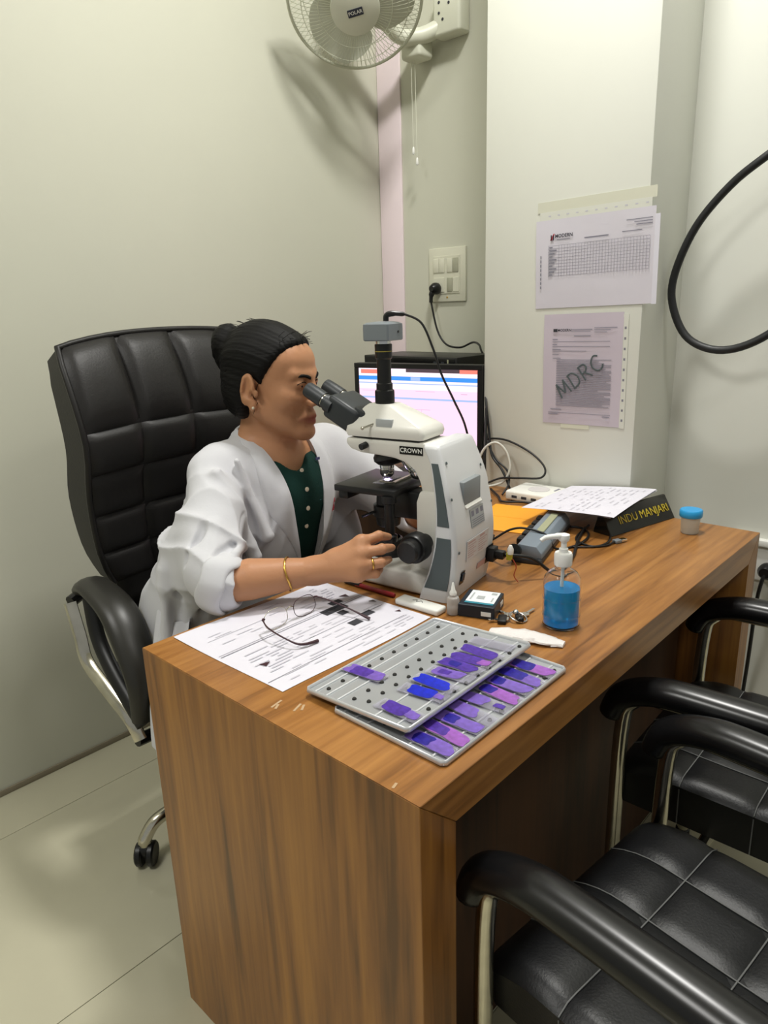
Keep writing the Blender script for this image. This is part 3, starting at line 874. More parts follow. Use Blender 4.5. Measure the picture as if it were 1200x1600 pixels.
# spectacles
gl = thing('spectacles', 'thin maroon half-rim spectacles lying open on the report sheet', 'glasses', (0.225, 0.45, DZ+0.0014))
def lens_ring(cx, w, h, n=22):
    out = []
    for k in range(n):
        a = 2*math.pi*k/n; c, s_ = math.cos(a), math.sin(a)
        q = (abs(c)**2.6+abs(s_)**2.6)**(-1/2.6)
        out.append((cx+w*c*q, h*s_*q))
    return out
Mg = T(0.0, 0.036, 0.0, 0, 0, 2) @ T(0, 0, 0.018, 78, 0, 0)   # lens plane, leaning a little
for sx in (-1, 1):
    ring = lens_ring(0.034*sx, 0.026, 0.0175)
    MB().prism(ring, -0.0008, 0.0008, Mg).build('lens', 'lens_glass', gl)
    top = [Mg @ Vector((x, y, 0)) for x, y in ring]
    MB().tube(top, 0.0007, 6, closed=True).build('rim', 'chrome' if sx < 0 else 'frame_maroon', gl, 80)
    h0 = Mg @ Vector((0.061*sx, 0.008, 0))
    MB().tube([Mg @ Vector((0.058*sx, 0.006, 0)), h0, h0+Vector((0.004*sx, -0.004, 0))], 0.0018, 8).build('hinge', 'frame_maroon', gl, 60)
    if sx < 0:
        tp = [h0+Vector((-0.003, -0.003, 0)), (-0.073, 0.006, 0.022), (-0.071, -0.035, 0.015), (-0.058, -0.058, 0.007), (-0.026, -0.064, 0.003)]
    else:
        tp = [h0+Vector((0.003, -0.003, 0)), (0.072, 0.006, 0.022), (0.080, -0.030, 0.015), (0.086, -0.055, 0.008), (0.090, -0.072, 0.0035)]
    tp = catmull([tuple(p) for p in tp], 6)
    m = len(tp)
    MB().tube(tp, [0.0014+0.0016*max(0, (i/(m-1)-0.55)/0.45) for i in range(m)], 8).build('temple', 'frame_maroon', gl, 60)
MB().tube(catmull([Mg @ Vector((-0.009, 0.006, 0)), Mg @ Vector((0, 0.010, 0.002)), Mg @ Vector((0.009, 0.006, 0))], 5), 0.0010, 6).build('bridge', 'chrome', gl, 60)
for sx in (-1, 1):
    MB().ball(tuple(Mg @ Vector((0.009*sx, -0.004, -0.005))), (0.0022, 0.002, 0.0045)).build('nose_pad', 'lens_glass', gl, 80)
# red pen
pn = thing('ballpoint_pen', 'dark red ballpoint pen with black cap lying against the report sheet', 'pen', (0.4185, 0.475, DZ))
MB().lathe([(0.0035, 0), (0.0046, 0.004), (0.0046, 0.098), (0.003, 0.102)], 10, T(0.002, -0.062, 0.0048, -90, 0, 3)).build('barrel', 'red_plastic', pn)
MB().lathe([(0.0052, 0), (0.0052, 0.04), (0.0036, 0.043)], 10, T(-0.002, 0.025, 0.0054, -90, 0, 3)).build('cap', 'black_plastic', pn)
# white slide mailer box
wb = thing('slide_mailer', 'small white plastic case lying behind the slide trays, next to the red pen', 'case', (0.415, 0.345, DZ), 3)
MB().box((0, 0, 0.006), (0.030, 0.098, 0.012), bev=0.004, seg=3).build('body', 'white_plastic', wb)
sq = MB()
sq.tube(catmull([(-0.002, 0.016, 0.0122), (0.004, 0.010, 0.0122), (-0.003, 0.006, 0.0122), (0.004, 0.0, 0.0122), (-0.001, -0.006, 0.0122)], 5), 0.0006, 5)
sq.build('pen_mark', 'ink', wb, 60)
# dropper bottle
dr = thing('dropper_bottle', 'tiny clear dropper bottle with pointed nozzle at the rear corner of the trays', 'bottle', (0.433, 0.283, DZ))
MB().lathe([(0.0, 0.0005), (0.0105, 0.0005), (0.0115, 0.002), (0.0115, 0.028), (0.0100, 0.032), (0.0055, 0.035), (0.0055, 0.038)], 18).build('body', 'frosted_plastic', dr)
MB().lathe([(0.0065, 0.037), (0.0065, 0.042), (0.0040, 0.046), (0.0022, 0.058), (0.0012, 0.060)], 14).build('nozzle', 'white_plastic', dr)
MB().lathe([(0, 0.001), (0.0098, 0.001), (0.0098, 0.013), (0, 0.013)], 14).build('residue', 'label_pale', dr)
# navy cover-slip box with white label
nb = thing('coverslip_box', 'navy cardboard cover-slip box with a white printed label beside the microscope', 'box', (0.476, 0.252, DZ), 20)
MB().box((0, 0, 0.012), (0.072, 0.066, 0.024), bev=0.0012, seg=1).build('carton', 'navy_box', nb)
lb = MB().box((0.006, -0.002, 0.0243), (0.052, 0.052, 0.0006)).build('top_label', 'box_label', nb)
rects('printing', [(-0.028, -0.028, -0.021, 0.024)], 'teal_print', lb, Matrix.Identity(4), 0.0248)
rects('printing', [(0.018, -0.024, 0.027, -0.014), (-0.012, 0.016, 0.020, 0.019), (-0.006, -0.006, 0.008, 0.008), (-0.014, -0.023, 0.004, -0.020)], 'label_grey', lb, Matrix.Identity(4), 0.0250)
MB().box((-0.0363, -0.018, 0.010), (0.0006, 0.018, 0.008)).build('side_label', 'box_label', nb)
MB().box((0.018, -0.0333, 0.011), (0.018, 0.0006, 0.008)).build('side_label', 'box_label', nb)
# ring of metal clips
kr = thing('key_ring', 'small bunch of steel keys and black fob in front of the navy box', 'keys', (0.482, 0.178, DZ), 10)
MB().tube([(0.015*math.cos(a), 0.015*math.sin(a), 0.006+0.004*math.sin(a)) for a in np.linspace(0, 2*math.pi, 22)[:-1]], 0.0017, 7, closed=True).build('ring', 'metal_bright', kr, 80)
MB().box((-0.004, -0.004, 0.006), (0.022, 0.013, 0.010), bev=0.004, seg=3, rz=35).build('fob', 'black_gloss', kr)
for a, z in ((70, 0.002), (130, 0.004), (-10, 0.0025)):
    M = Matrix.Rotation(R(a), 4, 'Z') @ Matrix.Translation((0.017, 0, z))
    MB().lathe([(0.0075, 0), (0.0075, 0.0018)], 14, M @ T(0.006, 0, 0)).box((0.024, 0, 0.0009), (0.024, 0.005, 0.0018), M).build('key', 'metal_bright', kr)
MB().ball((0.004, 0.006, 0.012), 0.0055).build('clasp', 'metal_bright', kr, 80)
MB().box((-0.018, 0.022, 0.004), (0.030, 0.016, 0.008), bev=0.003, seg=2, rz=20).build('fob', 'black_plastic', kr)
# crumpled clear wrapper
wr = MB(); r_ = random.Random(11)
rg = []
for i in range(15):
    t = i/14; w = 0.019*(math.sin(math.pi*min(max(t, 0.04), 0.97))**0.35); h = 0.012*(0.55+0.45*math.sin(math.pi*t))
    ring = []
    for k in range(14):
        a = 2*math.pi*k/14
        j = 1+r_.uniform(-0.16, 0.16)
        ring.append((w*math.cos(a)*j, (t-0.5)*0.125, max(0.0006, h*0.5+h*0.5*math.sin(a)*j)))
    rg.append(ring)
wr.loft(rg)
w_o = wr.build('plastic_wrapper', 'wrapper', None, 30, (0.428, 0.128, DZ)); w_o.rotation_euler.z = R(14)
tag(w_o, 'crumpled clear plastic wrapper between the slide trays and the sanitizer bottle', 'wrapper')

# ---------------------------------------------------------------- slide trays
def slide_tray(label, M):
    t = thing('slide_tray', label, 'tray', group='slide trays')
    t.matrix_world = M
    LX, LY = 0.300, 0.190
    sheet = MB().box((0, 0, 0.0025), (LX, LY, 0.0022), bev=0.0008, seg=1).build('sheet', 'aluminium', t)
    # turned-up rim
    rim = MB()
    c = [(-LX/2+.004, -LY/2), (LX/2-.004, -LY/2), (LX/2, -LY/2+.004), (LX/2, LY/2-.004), (LX/2-.004, LY/2), (-LX/2+.004, LY/2), (-LX/2, LY/2-.004), (-LX/2, -LY/2+.004)]
    rim.tube([(x, y, 0.0042) for x, y in c], 0.0028, 8, closed=True, flat=(1.45, 0.8))
    rim.build('rim', 'aluminium_rim', t, 60)
    for y in (0.080, 0.058, 0.036, -0.036, -0.074):
        MB().tube([(-LX/2+0.004, y, 0.0036), (LX/2-0.004, y, 0.0036)], 0.0022, 8, flat=(1, 0.9)).build('rail', 'aluminium_rim', t, 70)
    st = MB()
    for i in range(10):
        x = -0.130+0.0285*i
        for y, dx in ((0.069, 0), (0.018, 0), (-0.004, 0.006), (-0.084, 0.008)):
            st.lathe([(0.0033, 0.0), (0.0030, 0.0022), (0.0016, 0.0034), (0, 0.0036)], 8, T(x+dx, y, 0.0034))
    so = st.build('studs', 'tray_hole', t, 60); so['kind'] = 'stuff'
    return t
low_M = T(0.222, 0.119, DZ, 0, 0, 0.5)
slide_tray('lower aluminium slide tray peeking out from under the other tray at the desk edge', low_M)
up_M = T(0.227, 0.182, DZ+0.0118, -3.3, 0, 1.0)
slide_tray('upper aluminium slide tray resting on the lower one, mostly empty back row', up_M)
# stained slides
def blob(w, l, seed, n=28):
    r = random.Random(seed); ph = [r.uniform(0, 6.28) for _ in range(4)]
    out = []
    for k in range(n):
        a = 2*math.pi*k/n
        q = 1+0.06*math.sin(2*a+ph[0])+0.05*math.sin(3*a+ph[1])+0.05*math.sin(5*a+ph[2])
        c, s_ = math.cos(a), math.sin(a)
        e = (abs(c)**7+abs(s_)**7)**(-1/7)
        out.append((max(-0.0122, min(0.0122, w*c*e*q)), max(-0.036, min(0.036, l*s_*e*q))))
    return out
glass_me = MB().box((0, 0, 0.0005), (0.0250, 0.0750, 0.0010), bev=0.0002, seg=1).mesh('glass', 30)
glass_me.materials.append(MATS['slide_glass'])
SN = [0]
def slide(Mt, x, y, rz, label, smears, z=0.0062, film=None):
    SN[0] += 1
    s_ = thing('glass_slide', label, 'slide', group='stained slides on the trays')
    s_.matrix_world = Mt @ T(x, y, z, 0, 0, rz)
    obj('glass', glass_me, None, s_)
    if film:
        MB().box((0, 0.004, 0.00125), (0.0245, 0.056, 0.0003)).build('film', film, s_)
    for i, (m, w, l, oy) in enumerate(smears):
        MB().prism(blob(w, l, SN[0]*7+i), 0.0014+0.0002*i, 0.0016+0.0002*i, T(0, oy, 0)).build('smear', m, s_)
    return s_
U, L_ = up_M, low_M
slide(U, -0.068, 0.056, 1, 'single violet slide alone across the back row of the upper tray', [('stain_lilac', 0.0125, 0.036, 0), ('stain_violet', 0.011, 0.018, 0.006)])
slide(U, -0.121, -0.056, -3, 'violet slide at the near end of the upper tray front row', [('stain_violet', 0.0118, 0.021, 0.006), ('stain_lilac', 0.008, 0.010, -0.024)])
slide(U, -0.066, -0.053, 4, 'bright blue slide with a ring-shaped smear on the upper tray', [('stain_blue', 0.0115, 0.022, 0.002), ('stain_lilac', 0.006, 0.007, -0.026)])
slide(U, -0.038, -0.050, -2, 'bright solid blue slide beside the ring-smeared one on the upper tray', [('stain_blue', 0.0120, 0.030, 0.002)], 0.0074)
slide(U, -0.002, -0.052, 3, 'pale lilac slide in the middle of the upper tray front row', [('stain_lilac', 0.0118, 0.024, 0.004), ('stain_violet', 0.006, 0.010, 0.010)])
slide(U, 0.025, -0.050, -2, 'deep violet slide just right of centre on the upper tray', [('stain_violet', 0.0120, 0.030, 0.004), ('stain_deep', 0.007, 0.010, 0.010)], 0.0074)
slide(U, 0.052, -0.050, 2, 'violet slide with pink end on the upper tray, second from the clear slide', [('stain_violet', 0.0122, 0.028, 0.006), ('stain_pink', 0.008, 0.009, -0.024)])
slide(U, 0.078, -0.050, -3, 'wide purple slide next to the clear slide on the upper tray', [('stain_violet', 0.0122, 0.032, 0.002)], 0.0074)
slide(U, 0.116, -0.046, 3, 'unstained clear slide at the far end of the upper tray', [])
slide(L_, -0.128, -0.057, 2, 'very dark violet slide at the near corner of the lower tray', [('stain_lilac', 0.0122, 0.034, 0), ('stain_deep', 0.010, 0.014, 0.012)])
slide(L_, -0.099, -0.057, -3, 'violet and pink slide second from the near corner of the lower tray', [('stain_pink', 0.012, 0.032, -0.004), ('stain_violet', 0.010, 0.018, 0.014)], 0.0068)
slide(L_, -0.068, -0.055, 3, 'lilac slide with one round dark spot on the lower tray', [('stain_lilac', 0.0122, 0.034, 0), ('stain_deep', 0.009, 0.010, 0.010)])
slide(L_, -0.040, -0.057, -2, 'pale lilac slide with faint film on the lower tray', [('stain_lilac', 0.012, 0.022, 0.012)], 0.0068)
slide(L_, -0.006, -0.056, 5, 'pale bluish slide at the middle of the lower tray', [('stain_lilac', 0.0118, 0.020, 0.016), ('stain_violet', 0.005, 0.008, -0.022)])
slide(L_, 0.024, -0.056, -3, 'pinkish violet slide right of the middle of the lower tray', [('stain_pink', 0.012, 0.030, -0.004), ('stain_deep', 0.010, 0.011, 0.016)])
slide(L_, 0.053, -0.057, 2, 'lilac slide with dark blue cap, third from the far end of the lower tray', [('stain_lilac', 0.0122, 0.033, 0), ('stain_deep', 0.010, 0.010, 0.018)], 0.0068)
slide(L_, 0.084, -0.056, -2, 'deep indigo slide second from the far end of the lower tray', [('stain_lilac', 0.0122, 0.034, 0), ('stain_deep', 0.012, 0.020, 0.012)])
slide(L_, 0.117, -0.056, 3, 'indigo and lilac slide at the far end of the lower tray', [('stain_pink', 0.0122, 0.034, 0), ('stain_deep', 0.0115, 0.018, 0.014)])

# ---------------------------------------------------------------- sanitizer bottle
sb = thing('sanitizer_bottle', 'clear pump bottle of bright blue hand sanitizer on the desk', 'bottle', (0.512, 0.112, DZ))
R0 = 0.0315
MB().lathe([(0, 0.0012), (R0-0.004, 0.0008), (R0, 0.005), (R0, 0.078), (R0-0.0015, 0.088), (0.024, 0.097), (0.014, 0.1035), (0.0125, 0.108), (0.0125, 0.113),
            (0.0115, 0.113), (0.0115, 0.108), (0.013, 0.1025), (0.023, 0.096), (R0-0.0028, 0.087), (R0-0.0014, 0.078), (R0-0.0014, 0.006), (R0-0.005, 0.0022), (0, 0.0024)], 36).build('bottle', 'bottle_clear', sb, 40)
MB().lathe([(0, 0.0026), (R0-0.006, 0.0026), (R0-0.0018, 0.007), (R0-0.0018, 0.070), (0, 0.070)], 36).build('blue_gel', 'gel_blue', sb, 40)
for z in (0.022, 0.052):
    MB().tube([((R0+0.0002)*math.cos(a), (R0+0.0002)*math.sin(a), z) for a in np.linspace(0, 2*math.pi, 37)[:-1]], 0.0008, 6, closed=True).build('moulded_ring', 'bottle_clear', sb, 80)
MB().lathe([(0.0145, 0.110), (0.0150, 0.112), (0.0150, 0.129), (0.0135, 0.132), (0.0075, 0.133), (0.0075, 0.139), (0.0048, 0.140), (0.0048, 0.153)], 24).build('pump_collar', 'pump_white', sb)
pm = MB().lathe([(0.0045, 0.150), (0.0085, 0.153), (0.0095, 0.158), (0.0090, 0.163), (0.004, 0.165), (0, 0.165)], 20)
pm.tube(catmull([(0, 0, 0.1605), (-0.012, 0.010, 0.1612), (-0.024, 0.021, 0.1595), (-0.030, 0.026, 0.155)], 5), [0.0055]*5+[0.0045]*6+[0.0036]*5, 10)
pm.build('pump_head', 'pump_white', sb, 50)
MB().tube([(0, 0, 0.112), (0.004, 0.004, 0.008)], 0.003, 10).build('dip_tube', 'white_plastic', sb)

# ---------------------------------------------------------------- specimen cup
sp = thing('specimen_cup', 'small clear specimen cup with bright blue lid near the far end of the desk', 'cup', (1.145, 0.127, DZ))
MB().lathe([(0, 0.0005), (0.0185, 0.0005), (0.0195, 0.002), (0.0220, 0.046), (0.0208, 0.046), (0.0185, 0.003), (0, 0.003)], 26).build('cup', 'cup_clear', sp, 40)
MB().lathe([(0.0245, 0.040), (0.0255, 0.042), (0.0255, 0.055), (0.0235, 0.0575), (0, 0.058)], 30).build('lid', 'lid_blue', sp, 40)

# ---------------------------------------------------------------- power strip
stp = thing('power_strip', 'grey spike-guard power strip with black sockets lying behind the sanitizer bottle', 'power strip', (0.875, 0.359, DZ), 16.5)
MB().prism([(-0.150, -0.033), (0.135, -0.033), (0.135, 0.033), (-0.150, 0.033)], 0.0, 0.012, bev=0.003).build('bottom_shell', 'strip_dark', stp)
rg = []
for y, z in ((-0.033, 0.012), (-0.031, 0.024), (-0.020, 0.038), (0.018, 0.041), (0.031, 0.026), (0.033, 0.012)):
    rg.append((y, z))
MB().prism(rg, -0.145, 0.132, Matrix(((0, 0, 1, 0), (1, 0, 0, 0), (0, 1, 0, 0), (0, 0, 0, 1))), bev=0.002).build('top_shell', 'strip_grey', stp)
MB().box((0.030, -0.002, 0.0405), (0.150, 0.018, 0.003), bev=0.001, seg=1).build('rating_label', 'label_yellow_green', stp)
for i in range(5):
    MB().box((-0.062+0.042*i, 0.036, 0.020), (0.030, 0.014, 0.020), bev=0.004, seg=2).build('socket_block', 'black_plastic', stp)
stl = thing('adapter_plug', 'round black plug pushed into the near end of the grey power strip', 'plug', (0.724, 0.333, DZ), 16.5)
MB().lathe([(0.010, 0), (0.0145, 0.002), (0.0145, 0.014), (0.010, 0.016)], 18, T(0.004, 0.006, 0.026, 0, -70, 0)).build('plug_body', 'black_gloss', stl)
MB().tube(catmull([(-0.012, 0.006, 0.030), (-0.025, 0.020, 0.028), (0.0, 0.055, 0.018), (0.06, 0.085, 0.006), (0.15, 0.10, 0.004)], 6), 0.003, 8).build('cord', 'cable_black', stl, 70)
lc = thing('strip_cable', 'black cable looping over the grey power strip towards the bottle', 'cable', (0.80, 0.37, DZ))
MB().tube(catmull([(-0.07, 0.16, 0.003), (-0.03, 0.08, 0.010), (0.004, 0.035, 0.040), (0.018, 0.0, 0.0465), (0.030, -0.045, 0.036), (0.045, -0.060, 0.004), (0.095, -0.085, 0.004), (0.17, -0.075, 0.004), (0.215, -0.035, 0.004), (0.20, 0.02, 0.004)], 7), 0.0027, 8).build('cord', 'cable_black', lc, 70)
us = thing('usb_lead', 'short dark lead ending in a silver USB plug on the bare desk', 'cable', (0.985, 0.222, DZ), -20)
MB().box((0.004, 0, 0.0045), (0.018, 0.013, 0.006), bev=0.0008, seg=1).build('usb_shell', 'metal_bright', us)
MB().box((-0.012, 0, 0.0045), (0.018, 0.015, 0.008), bev=0.002).build('grip', 'camera_grey', us)
MB().tube(catmull([(-0.020, 0, 0.005), (-0.05, -0.006, 0.003), (-0.085, 0.004, 0.003), (-0.12, 0.025, 0.003)], 6), 0.0022, 8).build('cord', 'cable_black', us, 70)
us2 = thing('coiled_lead', 'black lead looping on the desk below the stacked papers', 'cable', (0.96, 0.285, DZ))
MB().tube(catmull([(0.07, -0.01, 0.003), (0.04, -0.03, 0.003), (-0.01, -0.045, 0.003), (-0.05, -0.03, 0.003), (-0.03, 0.02, 0.003), (0.03, 0.04, 0.003), (0.09, 0.05, 0.003)], 7), 0.0024, 8).build('cord', 'cable_black', us2, 70)

# ---------------------------------------------------------------- orange envelope, router, nameplate, sheet
oe = MB().box((0, 0, 0.0009), (0.225, 0.150, 0.0016), bev=0.0004, seg=1).box((0.05, 0, 0.0019), (0.10, 0.146, 0.0006)).build('envelope', 'orange_paper', None, 30, (0.992, 0.530, DZ))
oe.rotation_euler.z = R(14); tag(oe, 'orange envelope lying flat behind the microscope', 'envelope')
ro = thing('wifi_router', 'flat white network router in front of the wall column', 'router', (1.192, 0.560, DZ), 2)
MB().box((0, 0, 0.0165), (0.115, 0.150, 0.027), bev=0.006, seg=3).build('case', 'white_plastic', ro)
MB().lathe([(0.030, 0.0302), (0.030, 0.0312), (0, 0.0312)], 28).build('top_emblem', 'label_pale', ro)
for y in (0.045, 0.015, -0.015):
    MB().box((-0.0578, y, 0.0150), (0.0012, 0.016, 0.007)).build('port', 'ink', ro)
MB().box((0.02, -0.045, 0.0302), (0.030, 0.006, 0.0008)).build('top_mark', 'ink_soft', ro)
fb = MB()
for x in (-0.045, 0.045):
    MB().box((x, 0, 0.0015), (0.010, 0.12, 0.003)).build('foot', 'black_plastic', ro)
npl = thing('nameplate', 'black desk nameplate with yellow capital letters under the papers', 'nameplate', (1.142, 0.252, DZ), -13)
tri = [(-0.030, 0.0), (0.026, 0.0), (0.011, 0.055), (0.004, 0.055)]
MB().prism(tri, -0.135, 0.110, Matrix(((0, 0, 1, 0), (1, 0, 0, 0), (0, 1, 0, 0), (0, 0, 0, 1))), bev=0.0015, seg=1).build('block', 'nameplate_black', npl)
fa = math.atan2(0.055, 0.034)
lettering('INDU MANJARI', 0.0285, 'nameplate_gold', npl, Matrix.Translation((0.004, -0.0140, 0.0275)) @ Matrix.Rotation(fa, 4, 'X'), extrude=0.0006, offset=0.0, space=1.0)
sh = thing('printed_sheet', 'white printed sheet draped over the nameplate and router', 'paper')
sh.matrix_world = T(1.107, 0.362, DZ+0.0655, 0, 0, 3.5)
def drape(u, v):
    x, y = (u-0.5)*0.282, (v-0.5)*0.232
    z = -0.022*(v**1.4) + 0.003*math.sin(3*u+1) - 0.010*(1-u)*(1-v)
    return (x, y, z)
MB().grid(drape, 14, 14).build('sheet', 'paper', sh, 80)
b = MB()
r_ = random.Random(3)
for k in range(13):
    v = 0.08+k*0.066
    u = 0.06
    while u < 0.9:
        w = r_.uniform(0.03, 0.12)
        if r_.random() < 0.6:
            q = [drape(u, v), drape(min(u+w, 0.94), v), drape(min(u+w, 0.94), v+0.018), drape(u, v+0.018)]
            b.add([(x, y, z+0.0006) for x, y, z in q], [(0, 1, 2, 3)])
        u += w+r_.uniform(0.02, 0.06)
b.build('printed_text', 'ink_pale', sh, 0, weld=False)['kind'] = 'stuff'
sh2 = thing('lower_sheet', 'second white sheet sticking out beneath the draped printed sheet', 'paper')
sh2.matrix_world = T(1.113, 0.366, DZ+0.0620, 0, 0, 1.5)
MB().grid(drape, 14, 14).build('sheet', 'paper', sh2, 80)
# ---------------------------------------------------------------- monitor on the side counter
mo = thing('monitor', 'black flat-screen monitor showing a bright pinkish web page behind the microscope', 'monitor', (1.215, 1.025, 0.7602), -80)
MW, MH, MZ = 0.462, 0.278, 0.221
b = MB()
rim_o = [(-MW/2, -MH/2), (MW/2, -MH/2), (MW/2, MH/2), (-MW/2, MH/2)]
UP = T(0, 0, MZ, 90, 0, 0)
MB().box((0, 0.016, MZ), (MW, 0.030, MH), bev=0.004).build('case', 'black_plastic', mo)
for nm, x0, y0, x1, y1 in (('bezel', -MW/2, MH/2-0.016, MW/2, MH/2), ('bezel', -MW/2, -MH/2, MW/2, -MH/2+0.022), ('bezel', -MW/2, -MH/2+0.022, -MW/2+0.016, MH/2-0.016), ('bezel', MW/2-0.016, -MH/2+0.022, MW/2, MH/2-0.016)):
    MB().box(((x0+x1)/2, -0.001, MZ+(y0+y1)/2), (x1-x0, 0.008, y1-y0), bev=0.0015, seg=1).build(nm, 'black_plastic', mo)
x0, x1, y0, y1 = -MW/2+0.016, MW/2-0.016, -MH/2+0.022, MH/2-0.016
MS = T(0, -0.0004, MZ, 90, 0, 0)
scr = MB().add([(x0, y0, 0), (x1, y0, 0), (x1, y1, 0), (x0, y1, 0)], [(0, 1, 2, 3)], MS).build('screen', 'screen_white', mo, 0)
SW, SH_ = x1-x0, y1-y0
def sr(name, rs, m, z):
    return rects(name, [(x0+a*SW, y0+c*SH_, x0+b_*SW, y0+d_*SH_) for a, c, b_, d_ in rs], m, scr, MS, z)
sr('page_background', [(0, 0, 1, 0.73)], 'screen_pink', 0.0002)
sr('title_bar', [(0.42, 0.955, 0.86, 1.0)], 'screen_dark', 0.0004)
sr('tab_bar', [(0.02, 0.93, 0.24, 0.985)], 'screen_orange', 0.0004)
sr('tab_bar', [(0.86, 0.95, 1.0, 1.0)], 'screen_orange', 0.0004)
sr('menu_bar', [(0.0, 0.845, 1.0, 0.90)], 'screen_blue', 0.0004)
sr('menu_highlight', [(0.46, 0.85, 0.54, 0.895)], 'screen_lightblue', 0.0006)
sr('divider', [(0.0, 0.80, 1.0, 0.815), (0.0, 0.60, 1.0, 0.625)], 'screen_lightblue', 0.0004)
sr('page_lines', [(0.03, 0.70, 0.2, 0.705), (0.5, 0.71, 0.66, 0.716), (0.87, 0.69, 0.92, 0.70), (0.33, 0.47, 0.62, 0.476), (0.33, 0.25, 0.55, 0.256), (0.33, 0.25, 0.333, 0.476), (0.547, 0.25, 0.55, 0.476), (0.4, 0.12, 0.95, 0.124)], 'screen_line', 0.0004)['kind'] = 'stuff'
MB().lathe([(0.095, 0), (0.10, 0.004), (0.10, 0.010), (0.03, 0.014)], 28, T(0, 0.03, 0)).build('stand_base', 'black_plastic', mo)
MB().box((0, 0.045, 0.075), (0.06, 0.025, 0.13), bev=0.004).build('stand_neck', 'black_plastic', mo)

# ---------------------------------------------------------------- recorder on a wall shelf behind the monitor
dv = thing('video_recorder', 'slim black recorder box on the shelf just above the monitor', 'recorder', (1.385, 1.115, 1.0905), 0)
MB().box((0, 0, 0.024), (0.20, 0.40, 0.044), bev=0.003).build('case', 'black_plastic', dv)
MB().box((-0.1008, 0, 0.024), (0.003, 0.385, 0.036), bev=0.001, seg=1).build('front_panel', 'black_gloss', dv)
MB().box((-0.1025, -0.015, 0.022), (0.0012, 0.018, 0.002)).build('front_mark', 'grey_insert', dv)
for y in (-0.115, -0.145):
    MB().box((-0.1025, y, 0.022), (0.0012, 0.012, 0.020)).build('front_port', 'strip_dark', dv)
MB().box((-0.1025, -0.166, 0.022), (0.0014, 0.005, 0.034)).build('status_label', 'label_yellow_green', dv)
sf = thing('wall_shelf', 'small dark wall shelf carrying the recorder behind the monitor', 'shelf', (1.462, 1.095, 1.0755))
MB().box((0, 0, 0.0073), (0.36, 0.40, 0.0146), bev=0.002).build('board', 'black_plastic', sf)
for y in (-0.15, 0.15):
    MB().prism([(0.18, 0.0), (0.18, -0.10), (0.172, -0.10), (0.05, -0.004), (0.05, 0.0)], -0.006, 0.006, Matrix(((1, 0, 0, 0), (0, 0, 1, y), (0, 1, 0, 0), (0, 0, 0, 1)))).build('bracket', 'black_plastic', sf)

# ---------------------------------------------------------------- switchboard
WX = lambda y, z, d=0.0: Matrix.Translation((-d, y, z)) @ Matrix(((0, 0, -1, 0), (-1, 0, 0, 0), (0, 1, 0, 0), (0, 0, 0, 1)))   # x' = -y, y' = z, z' = -x (out of the wall)
swb = thing('switchboard', 'cream modular switch and socket plate on the recess wall', 'switch', (XL, 1.222, 1.398))
MB().box((0, 0, 0.005), (0.166, 0.186, 0.010), WX(0, 0), bev=0.003).build('plate', 'cream_plastic', swb)
MB().box((0, 0, 0.0112), (0.120, 0.130, 0.003), WX(0, 0), bev=0.001, seg=1).build('module_frame', 'cream_plastic', swb)
for i, x in enumerate((-0.046, -0.020, 0.016, 0.042)):
    MB().prism([(-0.0125, -0.024), (0.0125, -0.024), (0.0125, 0.024), (-0.0125, 0.024)], 0.012, 0.0155, WX(0, 0) @ T(x, 0.032, 0), bev=0.0015).build('switch', 'cream_plastic' if i != 3 else 'grey_cream', swb)
MB().box((-0.033, -0.034, 0.0135), (0.050, 0.050, 0.003), WX(0, 0), bev=0.001, seg=1).build('socket', 'cream_plastic', swb)
MB().box((0.016, -0.034, 0.0140), (0.024, 0.048, 0.004), WX(0, 0), bev=0.0015).build('switch', 'grey_cream', swb)
MB().box((0.044, -0.034, 0.0135), (0.026, 0.050, 0.003), WX(0, 0), bev=0.001, seg=1).build('blank', 'cream_plastic', swb)
MB().lathe([(0.0035, 0), (0.003, 0.002), (0, 0.0025)], 10, WX(0, 0) @ T(0.002, -0.078, 0.010)).build('indicator', 'gold', swb)
pg = thing('wall_plug', 'round black plug in the switchboard with cord drooping to the recorder', 'plug', (XL-0.0165, 1.262, 1.352))
MB().lathe([(0.019, 0), (0.021, 0.003), (0.021, 0.016), (0.014, 0.030), (0.010, 0.034)], 20, WX(0, 0)).build('plug_body', 'black_plastic', pg)
MB().tube(catmull([(-0.020, 0.0, 0.0), (-0.026, 0.006, -0.022), (-0.026, 0.008, -0.048)], 4), [0.010]*5+[0.007]*4, 10).build('strain_relief', 'black_plastic', pg, 60)
MB().tube([tuple(Vector(p)-Vector((XL-0.0165, 1.262, 1.352))) for p in catmull([(1.600, 1.270, 1.305), (1.60, 1.243, 1.208), (1.60, 1.202, 1.156), (1.595, 1.135, 1.1455), (1.575, 1.065, 1.165), (1.525, 1.002, 1.160), (1.480, 0.955, 1.135), (1.470, 0.89, 1.09), (1.462, 0.872, 1.03), (1.44, 0.86, 0.93), (1.40, 0.845, 0.77)], 8)], 0.0036, 8).build('cord', 'cable_black', pg, 70)

